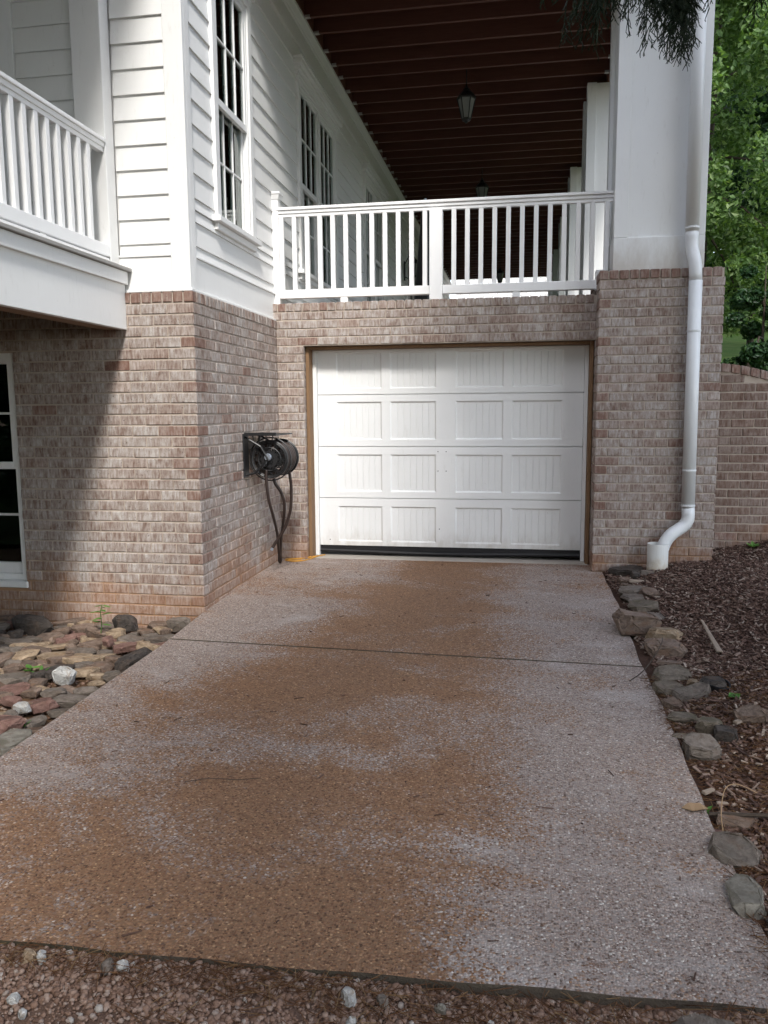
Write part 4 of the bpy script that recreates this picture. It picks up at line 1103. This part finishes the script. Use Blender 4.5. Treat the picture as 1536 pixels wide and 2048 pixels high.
while cnt < 190 and tries < 9000:
    tries += 1
    x, y = random.uniform(-1.9, -0.05), random.uniform(-2.55, -0.07)
    q = project((x, y, -0.12))
    if q is None or q[0] < -160: continue
    big = tries < 2600
    w = random.uniform(0.13, 0.27) if big else random.uniform(0.06, 0.13)
    d = w*random.uniform(0.42, 0.75); h = random.uniform(0.03, 0.055)
    R0 = math.sqrt(w*d)*0.42
    if any((x-a)**2 + (y-b)**2 < (0.80*(R0+c))**2 for a, b, c in placed): continue
    if x + w*0.45 > 0.0: continue
    placed.append((x, y, R0))
    warm = -1.1 < x < -0.3 and -1.6 < y < -0.2
    mt = random.choices(['tan', 'brown', 'red', 'grey', 'darkst'], [5, 4, 1.2, 2, 0.5] if warm else [1.5, 4, 2, 3, 1.2])[0]
    o = stone(x, y, zbed(x, y) + h*0.45 + random.uniform(0, 0.035), w, d, h, mt, None, 1000+tries, random.gauss(0.15, 0.5) + random.choice((0, 3.14)), (random.uniform(-.2, .2), random.uniform(-.16, .16)), GS, taper=random.uniform(0.75, 0.95))
    dl = [math.hypot(x-c[0], y-c[1]) for _, c in LM]; k = int(np.argmin(dl)); bed.append((k, mt, dl[k], o)); cnt += 1
seen = {}
for k, mt, dd_, o in sorted(bed, key=lambda b: b[2]):
    r_ = seen.get((k, mt), 0); seen[(k, mt)] = r_ + 1
    tag(o, f'flat {CN[mt]} bed stone, {ORD[min(r_, 17)]} of its colour to {LM[k][0]}', 'stone')

GQ = 'pale pebbles lying along the slab front edge'
for i, (x, y, w, h, mt, lab) in enumerate([
 (0.975, -3.60, .035, .03, 'quartz', 'white pebble beside a tan one, far left of the slab front edge'), (0.94, -3.61, .045, .035, 'tan', 'tan pebble beside a white one, far left below the slab edge'),
 (1.185, -3.605, .06, .025, 'grey', 'flat grey stone paired with a white knob below the slab edge'), (1.23, -3.60, .04, .035, 'quartz', 'white knobbly pebble attached right of a flat grey stone'),
 (1.895, -3.605, .048, .04, 'quartz', 'largest bright white angular pebble below the slab front edge'), (1.99, -3.60, .04, .03, 'grey', 'bluish pebble just right of the bright white angular one'),
 (2.15, -3.60, .036, .03, 'pale', 'pale rough pebble touching the slab front edge right of centre'), (2.285, -3.64, .03, .03, 'quartz', 'upright white sliver pebble in the gravel right of centre'),
 (1.92, -3.68, .03, .025, 'quartz', 'white pebble in front of the bright white angular one'), (1.29, -3.83, .04, .025, 'quartz', 'white oblong pebble at the bottom edge of the gravel'),
 (1.0, -3.77, .04, .025, 'quartz', 'dull white pebble in the lower left gravel'), (1.055, -3.81, .03, .022, 'quartz', 'tiny white pebble nearest the lower left corner')]):
    stone(x, y, zgrav(x, y)+h*0.55, w, w*0.75, h, mt, lab, 500+i, random.uniform(0, 3), (random.uniform(-.3, .3), random.uniform(-.3, .3)), GQ, taper=0.6, flat=0.4, name='pebble')

# ------------------------------------------------------------------ gravel, mulch, needles (nobody could count them)
def scatter_convex(name, mat, pts, sizes, base='ico', flatten=(1, 0.8, 0.6), tiltmax=0.5):
    bm = bmesh.new()
    if base == 'ico': bmesh.ops.create_icosphere(bm, subdivisions=1, radius=0.5)
    else: bmesh.ops.create_cube(bm, size=1.0)
    bmesh.ops.triangulate(bm, faces=list(bm.faces))
    V0 = np.array([v.co[:] for v in bm.verts]); F0 = np.array([[v.index for v in f.verts] for f in bm.faces]); bm.free()
    n, k = len(pts), len(V0)
    sc = np.asarray(sizes)[:, None]*np.asarray(flatten)[None, :] if np.ndim(sizes) == 1 else np.asarray(sizes)
    V = V0[None]*(1 + rng.uniform(-0.18, 0.18, (n, k, 3)))*sc[:, None, :]
    a = rng.uniform(0, 2*np.pi, n); tx = rng.uniform(-tiltmax, tiltmax, n); ty = rng.uniform(-tiltmax, tiltmax, n)
    ca, sa = np.cos(a), np.sin(a)
    X = V[:, :, 0].copy(); Y = V[:, :, 1].copy(); Z = V[:, :, 2].copy()
    Y, Z = Y*np.cos(tx)[:, None]-Z*np.sin(tx)[:, None], Y*np.sin(tx)[:, None]+Z*np.cos(tx)[:, None]
    X, Z = X*np.cos(ty)[:, None]+Z*np.sin(ty)[:, None], -X*np.sin(ty)[:, None]+Z*np.cos(ty)[:, None]
    X, Y = X*ca[:, None]-Y*sa[:, None], X*sa[:, None]+Y*ca[:, None]
    V = np.stack([X, Y, Z], 2) + np.asarray(pts)[:, None, :]
    F = F0[None] + (np.arange(n)*k)[:, None, None]
    return tag(raw_mesh(name, V.reshape(-1, 3), F.reshape(-1, 3), mat, smooth=(base == 'ico')), kind='stuff')
def sample(n, x0, x1, y0, y1, zf, keep=lambda x, y: True):
    out = []
    while len(out) < n:
        x, y = random.uniform(x0, x1), random.uniform(y0, y1)
        if keep(x, y): out.append((x, y, zf(x, y)))
    return np.array(out)
gk = lambda x, y: y < -3.582 + 0.1*min(x, 3.085)/3.085 or x > 3.1
pts = np.concatenate([sample(24000, 0.3, 3.5, -4.35, -3.46, zgrav, gk), sample(6000, 0.6, 3.2, -3.75, -3.46, zgrav, gk)]); pts[:, 2] += rng.uniform(-0.002, 0.008, len(pts))
o = scatter_convex('gravel', 'pebble', pts, rng.gamma(3.2, 0.0040, len(pts)).clip(0.006, 0.030), tiltmax=0.6)
tag(o, 'brown pea gravel in front of the slab edge', 'gravel')
pts = sample(2600, -2.0, -0.01, -2.7, -0.02, zbed); pts[:, 2] += rng.uniform(0, 0.012, len(pts))
tag(scatter_convex('gravel', 'pebble', pts, rng.uniform(0.010, 0.035, len(pts))), 'small gravel and chips between the stones of the left bed', 'gravel')
mk = lambda x, y: x > 3.095 + 0.05*math.sin(y*2)**2 and not (PX0-0.02 < x < PX1+0.02 and y > PY0-0.02) and (project((x, y, 0)) or (9e9,))[0] < 1750
pts = sample(24000, 3.1, 5.6, -3.5, 2.2, lambda x, y: zmulch(max(x, 3.16), y), mk); pts[:, 2] += rng.uniform(-0.004, 0.016, len(pts))
ln = rng.gamma(2.2, 0.0125, len(pts)).clip(0.010, 0.075)
o = scatter_convex('mulch', 'mulch', pts, np.stack([ln, rng.uniform(0.004, 0.014, len(pts)), rng.uniform(0.003, 0.009, len(pts))], 1), 'cube', tiltmax=0.5)
tag(o, 'dark shredded bark mulch covering the right bed', 'mulch')
pts = np.concatenate([sample(7000, 3.05, 4.2, -3.5, -0.9, lambda x, y: zmulch(max(x, 3.16), y)+0.012), sample(700, 1.3, 3.2, -4.2, -3.56, lambda x, y: zgrav(x, y)+0.014), sample(900, 0.6, 3.1, -3.66, -3.48, lambda x, y: zgrav(x, y)+random.uniform(0.01, 0.03), gk)])
o = scatter_convex('pine_needles', 'needle', pts, np.stack([rng.uniform(0.025, 0.085, len(pts)), np.full(len(pts), 0.0014), np.full(len(pts), 0.0014)], 1), 'cube', tiltmax=0.3)
tag(o, 'rusty dry needles drifted along the right slab edge', 'needles')
pts = sample(260, 0.1, 3.0, -3.5, 1.9, lambda x, y: zdrive(y)+0.003)
o = scatter_convex('leaf_litter', 'mulch', pts, np.stack([rng.gamma(1.5, 0.011, len(pts)).clip(0.006, 0.07), rng.uniform(0.002, 0.006, len(pts)), rng.uniform(0.002, 0.004, len(pts))], 1), 'cube', tiltmax=0.1)
tag(o, 'dark bits of twig and leaf scattered on the driveway', 'litter')

# single bits of wood, twigs, stems
def bit(name, path, r, mat, label, cat, n=6):
    m = MB(); m.tube(path, r, n); return tag(m.build(name, mat), label, cat)
def on_m(x, y, h=0.012): return (x, y, zmulch(max(x, 3.16), y)+h)
m = MB(); a, b = Vector(on_m(3.575, 0.03, 0.03)), Vector(on_m(3.565, -0.53, 0.025)); w = Vector((0.022, 0.002, 0))
m.hexa([a-w*0.4, a+w*0.4, a+w*0.4+Vector((0, 0.01, 0)), a-w*0.4+Vector((0, 0.01, 0)), a-w*0.3+Vector((0, 0, .008)), a+w*0.3+Vector((0, 0, .008)), a+w*0.3+Vector((0, .01, .008)), a-w*0.3+Vector((0, .01, .008))])
m = MB(); m.hexa([b-w, b+w, a+w*0.4, a-w*0.4, b-w*0.8+Vector((0, 0, .012)), b+w*0.7+Vector((0, 0, .010)), a+w*0.3+Vector((0, 0, .007)), a-w*0.3+Vector((0, 0, .007))])
tag(m.build('wood_sliver', 'chip', None, 0.002), 'long pale split wood sliver lying on the mulch', 'wood')
for (x, y, L, rz, lab) in ((3.31, 1.20, 0.13, 0.1, 'white wood sliver beside the little stones by the pier'), (3.41, -1.60, 0.085, 0.75, 'tan wood chip near the tilted brown stone'), (3.135, -2.21, 0.075, 0.75, 'blocky tan wood chip above the green leaf sprig'), (3.17, -2.30, 0.05, 0.1, 'smaller tan wood chip below the blocky one')):
    m = MB(); h = L*0.16
    m.hexa([(-L/2, -h, 0), (L/2, -h*0.8, 0), (L/2*0.9, h, 0), (-L/2*0.95, h*0.9, 0), (-L/2*0.95, -h*0.8, h), (L/2*0.93, -h*0.6, h*0.8), (L/2*0.85, h*0.8, h*0.9), (-L/2*0.9, h*0.8, h)])
    o = m.build('wood_chip', 'chip', None, 0.0015); o.location = on_m(x, y, 0.014); o.rotation_euler = (0.05, 0.04, rz); tag(o, lab, 'wood', 'loose wood chips by the edging')
bit('twig', spline([(2.97, -1.01, zdrive(-1.0)+0.006), (3.05, -0.93, -0.045), (3.13, -0.80, 0.0), (3.19, -0.70, 0.06), (3.21, -0.62, 0.075)]), [0.003]*41, 'bark', 'thin dark twig arching from the driveway onto the stones', 'twig')
bit('twig', spline([on_m(3.09, -2.43, 0.03), on_m(3.3, -2.46, 0.035), on_m(3.5, -2.5, 0.03)]), 0.008, 'bark', 'stout dark stick lying in the mulch beside the slab', 'twig')
bit('grass_stem', spline([on_m(3.085, -2.66, 0.06), on_m(3.09, -2.60, 0.12), on_m(3.12, -2.52, 0.175), on_m(3.16, -2.50, 0.19), on_m(3.20, -2.50, 0.175), on_m(3.24, -2.5, 0.15)]), 0.0018, 'dryleaf', 'curved pale dry grass stem over the lower right stones', 'grass stem')
bit('twig', spline([(0.95, -2.52, zdrive(-2.52)+.004), (1.05, -2.48, zdrive(-2.48)+.006), (1.16, -2.47, zdrive(-2.47)+.004), (1.26, -2.44, zdrive(-2.44)+.004)]), 0.0014, 'bark', 'thin twig lying in the orange stain on the driveway', 'twig')
m = MB(); ring_c = (3.40, -1.18)
zz = zmulch(3.4, -1.18)
n = 24
for (r, z) in ((0.058, zz-0.01), (0.068, zz+0.035), (0.074, zz+0.035), (0.074, zz+0.028), (0.064, zz-0.01)):
    for k in range(n): a = 2*math.pi*k/n; m.v.append((ring_c[0]+r*math.cos(a), ring_c[1]+0.02+r*math.sin(a), z+0.008*math.sin(2*a)))
for i in range(4):
    for k in range(n): k2 = (k+1) % n; m.f.append([i*n+k, i*n+k2, (i+1)*n+k2, (i+1)*n+k]); m.mi.append(0)
tag(m.build('plastic_pot', 'rubber'), 'black plastic pot rim half buried in the mulch', 'pot')
def leaf_blade(m, base, tip, w, up=Vector((0, 0, 1)), mi=0, droop=0.0):
    b, t = Vector(base), Vector(tip); d = (t-b); s = d.cross(up)
    s = (s.normalized() if s.length > 1e-6 else Vector((1, 0, 0)))*w; nrm = s.cross(d).normalized()*w*0.35
    p1 = b+d*0.35; p2 = b+d*0.7
    m.poly([b, p1+s, p2+s*0.75, t, p2-s*0.75, p1-s, p1-nrm, p2-nrm], [(0, 1, 6), (1, 2, 7, 6), (2, 3, 7), (0, 6, 5), (6, 7, 4, 5), (7, 3, 4)], mi)
w_ = thing('weed', 'green leafy weed growing up by the left brick wall', 'weed')
base = Vector((-0.645, -0.36, -0.13))
stem = spline([base, base+Vector((0.01, 0.0, 0.07)), base+Vector((0.0, 0.01, 0.15)), base+Vector((0.02, 0.0, 0.21))])
MB().tube(stem, 0.003, 5).build('stem', 'weed', w_)
m = MB()
for i, (f, a, L) in enumerate([(0.35, -0.2, .09), (0.4, 2.9, .08), (0.55, -1.9, .10), (0.62, 0.5, .085), (0.75, 3.3, .09), (0.8, -0.7, .08), (0.92, 1.5, .06), (1.0, 0.1, .07), (1.0, 3.0, .07), (0.5, -1.3, .11), (0.7, -1.5, .09)]):
    p = stem[min(int(f*(len(stem)-1)), len(stem)-1)]
    leaf_blade(m, p, p+Vector((math.cos(a)*L, math.sin(a)*L*0.8, L*random.uniform(-0.25, 0.3))), 0.014)
m.build('leaves', 'weed', w_)
def sprig(name, x, y, z, label, n, L, w=0.013, up=0.5):
    t = thing(name, label, 'weed'); m = MB()
    MB().tube([(x, y, z-0.01), (x+0.003, y, z+L*0.4)], 0.0018, 5).build('stem', 'weed', t)
    for k in range(n):
        a = 6.283*k/n+0.4; leaf_blade(m, (x, y, z+L*0.25*random.random()), (x+L*math.cos(a), y+L*math.sin(a), z+L*up*random.uniform(0.4, 1.2)), w)
    m.build('leaves', 'weed', t)
sprig('weed', -0.655, -1.19, -0.13, 'broad-leaved sprout between tan stones left of the white rock', 3, 0.07, 0.02, 0.3)
sprig('weed', -0.535, -1.27, -0.13, 'small sprout just behind the white quartz rock', 4, 0.06, 0.012, 0.7)
sprig('weed', 3.455, -1.31, zmulch(3.455, -1.31)+0.01, 'bright round-leaved seedling beside the black pot rim', 4, 0.035, 0.02, 0.4)
sprig('weed', 4.42, 1.98, zmulch(4.42, 1.98)+0.02, 'seedling at the foot of the retaining wall', 6, 0.07, 0.018, 0.6)
sprig('weed', 3.085, -2.36, zmulch(3.16, -2.36)+0.0, 'curled dark green sprig at the right slab edge', 4, 0.04, 0.012, 0.6)
sprig('weed', -0.17, -1.98, -0.15, 'yellow-green tuft beside the purple-red slab', 5, 0.04, 0.008, 0.8)
m = MB(); z = zdrive(-2.42)+0.004
m.poly([(2.985, -2.43, z), (3.02, -2.462, z+0.006), (3.065, -2.455, z+0.014), (3.085, -2.43, z+0.004), (3.06, -2.405, z+0.012), (3.015, -2.40, z+0.008)], [(0, 1, 2, 3, 4, 5)]); m.poly([(2.985, -2.43, z-0.002), (3.02, -2.462, z+0.004), (3.065, -2.455, z+0.012), (3.085, -2.43, z+0.002), (3.06, -2.405, z+0.010), (3.015, -2.40, z+0.006)], [(5, 4, 3, 2, 1, 0)])
tag(m.build('dry_leaf', 'dryleaf'), 'tan dry leaf on the edge of the slab by the green sprig', 'leaf')

# ------------------------------------------------------------------ TREES
def leaf_cloud(name, mat, centers, radii, n, size, parent, squash=0.8, droop=0.0):
    """many leaf-sized quads spread through clumps"""
    centers = np.asarray(centers); radii = np.asarray(radii)
    pr_ = radii**2/np.sum(radii**2); idx = rng.choice(len(centers), n, p=pr_)
    d = rng.normal(size=(n, 3)); d /= np.linalg.norm(d, axis=1)[:, None]
    r = rng.uniform(0.25, 1.0, n)**0.6
    P = centers[idx] + d*(r*radii[idx])[:, None]*np.array([1, 1, squash])
    nrm = rng.normal(size=(n, 3)) + d*0.5 + np.array([0, -0.2, 0.7]); nrm /= np.linalg.norm(nrm, axis=1)[:, None]
    u = np.cross(nrm, rng.normal(size=(n, 3))); u /= np.linalg.norm(u, axis=1)[:, None]; v = np.cross(nrm, u)
    s = size*rng.uniform(0.55, 1.25, n)[:, None]
    Q = np.stack([P - u*s*0.5, P + v*s*0.33 + nrm*s*0.1, P + u*s*0.55 - nrm*s*0.08, P - v*s*0.33 + nrm*s*0.1], 1)
    F = np.arange(n*4).reshape(n, 4)
    return raw_mesh(name, Q.reshape(-1, 3), F, mat, parent)
def tree(name, x, y, z, label, h, crown_r, crown_z0, mat, nclump, nleaf, size, group=None, lean=(0, 0), trunk_r=0.16, seed=1, only=None):
    rr = random.Random(seed); t = thing(name, label, 'tree', (x, y, z), group); t.location = (0, 0, 0)
    tr = spline([(x, y, z-0.3), (x+lean[0]*0.3, y+lean[1]*0.3, z+h*0.3), (x+lean[0]*0.7, y+lean[1]*0.7, z+h*0.62), (x+lean[0], y+lean[1], z+h*0.93)], 6)
    m = MB(); m.tube(tr, [trunk_r*(1-0.85*i/(len(tr)-1)) for i in range(len(tr))], 9); m.build('trunk', 'bark', t, smooth=True)
    cs, rs = [], []; lb = MB()
    for k in range(nclump):
        f = rr.random(); zz = z + crown_z0 + (h-crown_z0)*f
        prof = crown_r*math.sin(math.pi*min(0.98, 0.18+0.8*f))**0.8
        a = rr.uniform(0, 6.283); r = prof*rr.uniform(0.35, 1.0)
        cx_, cy_ = x+lean[0]*f + r*math.cos(a), y+lean[1]*f + r*math.sin(a)
        cs.append((cx_, cy_, zz)); rs.append(crown_r*rr.uniform(0.16, 0.34))
        if k % 5 == 0:
            lb = MB()
            b = tr[min(len(tr)-1, int((0.25+0.6*f)*len(tr)))]
            lb.tube([b, (b + Vector((cx_, cy_, zz)))*0.5 + Vector((0, 0, 0.15)), (cx_, cy_, zz)], [0.035, 0.022, 0.008], 5); lb.build('limb', 'bark', t)
    leaf_cloud('crown', mat, cs, rs, nleaf, size, t)
    return t
GT = 'trees on the slope behind the retaining wall'
tree('maple_tree', 6.0, 12.8, zlawn(6.0, 12.8), 'bright green maple whose branches reach past the white column', 13, 2.7, 1.0, 'leaf', 110, 62000, 0.125, GT, (0.3, -0.3), 0.13, 11)
tree('oak_tree', 10.2, 17.0, zlawn(10.2, 17), 'tall dark tree behind the bright maple at right', 16, 3.6, 2.6, 'leaf', 80, 40000, 0.15, GT, (-0.5, 0), 0.2, 12)
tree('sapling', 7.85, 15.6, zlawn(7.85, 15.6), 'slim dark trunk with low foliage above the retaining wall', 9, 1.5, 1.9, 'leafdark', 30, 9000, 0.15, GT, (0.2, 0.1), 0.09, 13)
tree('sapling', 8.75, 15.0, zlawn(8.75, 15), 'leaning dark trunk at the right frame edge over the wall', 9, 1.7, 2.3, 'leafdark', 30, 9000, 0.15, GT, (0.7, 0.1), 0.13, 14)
tree('oak_tree', 8.0, 26, zlawn(8, 26), 'green tree farther up the slope behind the dark trunks', 17, 5, 2.6, 'leaf', 80, 30000, 0.24, GT, (0, 0), 0.25, 15)
tree('oak_tree', 14.5, 30, zlawn(14.5, 30), 'pale green tree farthest back at the right', 20, 6.5, 1.5, 'leaf', 60, 20000, 0.32, GT, (0, 0), 0.3, 16)
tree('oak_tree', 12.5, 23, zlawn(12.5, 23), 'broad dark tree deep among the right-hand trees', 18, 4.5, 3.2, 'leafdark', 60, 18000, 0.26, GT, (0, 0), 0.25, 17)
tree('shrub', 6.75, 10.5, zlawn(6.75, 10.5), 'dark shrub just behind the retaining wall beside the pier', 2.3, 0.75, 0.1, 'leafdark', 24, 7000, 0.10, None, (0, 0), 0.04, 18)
for i, (x, y, h, r, lab) in enumerate([(11.5, 46, 15, 5.5, 'distant tree closing the view under the branches, left one'), (17.5, 43, 15, 5.5, 'distant tree closing the view at the far right'), (22, 50, 18, 7, 'most distant tree at the top of the slope')]):
    tree('oak_tree', x, y, zlawn(x, y)-0.5, lab, h, r, 0.2, 'leaf', 60, 14000, 0.5, GT, (0, 0), 0.25, 60+i)
# trees behind the camera: seen in the window panes, and they shade the drive
GR = 'trees across the yard mirrored in the lower window'
for i, (x, y, h, r) in enumerate([(-7, -15, 13, 4.0), (-1.5, -19, 15, 4.5), (6.5, -20, 16, 4.5), (-13, -9, 12, 4), (-10, -12.5, 13, 4.2), (-4.8, -11, 12, 3.4), (-17, -14, 15, 5), (2.5, -24, 16, 5), (-9, -20, 16, 5)]):
    tree('yard_tree', x, y, -0.3, f'dark yard tree mirrored in the window, {ORD[i].replace(" nearest", "").replace("nearest", "first")} of its row', h, r, 0.4, 'leaf', 60, 12000, 0.36, GR, (0, 0), 0.25, 30+i)
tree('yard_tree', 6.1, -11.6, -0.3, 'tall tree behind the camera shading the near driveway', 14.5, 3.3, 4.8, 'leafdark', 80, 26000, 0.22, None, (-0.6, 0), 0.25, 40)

for x, y, h, r, lab in ((-2.5, -5.0, 3.2, 1.35, 'low bushy unseen shrub added to dim the wall under the balcony'), (-4.2, -4.6, 6.5, 2.1, 'dense unseen shrub added to cut light under the balcony'), (-8.2, -6.2, 8, 2.8, 'taller unseen yard tree beyond the dense shrub at left')):  # unseen shrubs added to darken the wall under the balcony
    tree('yard_tree', x, y, -0.3, lab, h, r, 0.05, 'leafdark', 70, 16000, 0.24, None, (0, 0), 0.15, 70+int(-y))
for x, y, h, r, lab in ((9.4, 4.2, 8.0, 2.0, 'unseen tree added beside the porch to dim its wall'), (10.6, 8.2, 7.5, 2.0, 'unseen tree added farther back to dim the porch wall')):  # unseen trees added to keep side light off the porch wall
    tree('maple_tree', x, y, zlawn(x, y), lab, h, r, 0.5, 'leafdark', 60, 15000, 0.22, None, (0, 0), 0.13, 80+int(y))

# cedar whose low branches hang into the picture at the top
cd = thing('cedar_tree', 'dark cedar whose drooping sprays hang in front of the white column', 'tree')
tx, ty = 5.05, -3.6
trk = spline([(tx, ty, -0.3), (tx+0.05, ty, 3.0), (tx-0.05, ty, 7.0), (tx, ty, 10.8)], 6)
m = MB(); m.tube(trk, [0.2*(1-0.9*i/(len(trk)-1)) for i in range(len(trk))], 10); m.build('trunk', 'bark', cd, smooth=True)
cs, rs = [], []; rr = random.Random(5)
for k in range(150):
    f = rr.random(); zz = 3.9 + 7.2*f; R0 = 3.0*(1-f*0.62); a = rr.uniform(0, 6.283); r = R0*rr.uniform(0.3, 1.0)
    c_ = (tx+r*math.cos(a), ty+r*math.sin(a), zz - 0.15*r); c_ = (c_[0], c_[1], max(c_[2], 2.5 + 0.5*max(0, c_[1]+5.5))); cs.append(c_); rs.append(rr.uniform(0.32, 0.62))
    if k % 3 == 0: lb = MB(); lb.tube([(tx, ty, zz+0.2), (tx+(c_[0]-tx)*0.5, ty+(c_[1]-ty)*0.5, zz+0.2), c_], [0.035, 0.02, 0.008], 5); lb.build('limb', 'bark', cd)
def spray_strips(origin, direction, L, rr, V, F, depth=0, drop=1.0):
    """one feathery cedar spray: a drooping stem with alternate branchlets, each a flat scaly strip"""
    p = Vector(origin); d = Vector(direction).normalized(); n = max(4, int(L/0.012)); step = L/n
    for i in range(n):
        q = p + d*step
        wdt = (0.0024 if depth == 0 else 0.0019)*(1-0.5*i/n)
        for s_ in (Vector((1, 0.2, 0)), Vector((0.1, 1, 0.15))):
            s2 = (s_ - d*s_.dot(d)).normalized()*wdt; b = len(V)
            V += [p-s2, p+s2, q+s2, q-s2]; F.append((b, b+1, b+2, b+3))
        p = q; d = (d + Vector((rr.uniform(-.14, .14), rr.uniform(-.14, .14), -0.10*drop))).normalized()
        if depth < 2 and i >= 1 and (depth > 0 or i % 1 == 0):
            if rr.random() < (0.85 if depth == 0 else 0.55):
                s_ = Vector((rr.uniform(-1, 1), rr.uniform(-1, 1), rr.uniform(-0.5, 0.2)))
                nd = (d*0.75 + s_.normalized()*0.75).normalized()
                spray_strips(p, nd, L*(0.42 if depth == 0 else 0.45)*(1-0.45*i/n)*rr.uniform(0.6, 1.1), rr, V, F, depth+1, drop)
V, F = [], []
branches = [
 # (start, end) of woody twigs just above the frame, sprays droop from them
 ((4.2, -3.0, 3.75), (2.62, -2.60, 2.90)), ((4.3, -3.1, 3.6), (3.00, -2.58, 2.88)), ((4.3, -3.1, 3.5), (3.30, -2.66, 2.86)),
]
for a, b in branches:
    lb = MB(); lb.tube(spline([(tx, ty, a[2]+0.5), a, ((a[0]+b[0])/2, (a[1]+b[1])/2, (a[2]+b[2])/2+0.12), b], 5), [0.03*(1-i/18) + 0.005 for i in range(16)], 5); lb.build('limb', 'bark', cd)
tips = []
def hang(x, y, z, L, n, dx=0.0, spread=0.05):
    for k in range(n):
        spray_strips((x+rr.uniform(-spread, spread), y+rr.uniform(-.06, .06), z+rr.uniform(-.02, .05)), (dx+rr.uniform(-.25, .25), rr.uniform(-.2, .2), -1), L*rr.uniform(0.7, 1.1), rr, V, F)
# left fan over the joists, small tuft, the long central tassel, and the right-hand tuft
hang(2.62, -2.6, 2.92, 0.20, 4, -0.2, 0.09); hang(2.835, -2.6, 2.94, 0.29, 7, 0.02, 0.035); hang(2.74, -2.62, 2.93, 0.18, 4, 0.0, 0.06); hang(2.60, -2.60, 2.90, 0.21, 6, -0.45, 0.06); hang(2.70, -2.62, 2.92, 0.22, 5, -0.1, 0.05); hang(2.56, -2.60, 2.90, 0.19, 6, -0.55, 0.07); hang(2.66, -2.60, 2.92, 0.20, 5, -0.25, 0.05); hang(2.48, -2.62, 2.90, 0.12, 4, -0.6, 0.06)
hang(2.74, -2.60, 2.92, 0.19, 5, 0.05, 0.04)
hang(2.80, -2.58, 2.93, 0.21, 7, 0.0, 0.05); hang(2.86, -2.6, 2.92, 0.2, 5, 0.1, 0.03); hang(2.82, -2.59, 2.92, 0.24, 6, 0.0, 0.035); hang(2.83, -2.59, 2.86, 0.24, 5, 0.06, 0.02); hang(2.88, -2.60, 2.92, 0.16, 5, 0.15, 0.03)
hang(2.98, -2.64, 2.92, 0.12, 5, 0.0, 0.05); hang(3.08, -2.66, 2.91, 0.17, 6, 0.05, 0.05); hang(3.13, -2.68, 2.90, 0.21, 6, 0.0, 0.04); hang(3.10, -2.66, 2.90, 0.16, 5, -0.2, 0.05); hang(3.14, -2.68, 2.88, 0.19, 5, -0.05, 0.04); hang(3.03, -2.66, 2.88, 0.13, 3, -0.5, 0.03)
raw_mesh('hanging_sprays', np.array([v[:] for v in V]), np.array(F), 'cedar', cd)
leaf_cloud('crown', 'cedar', cs, rs, 56000, 0.13, cd)
print('spray faces', len(F), 'objects', len(bpy.data.objects))
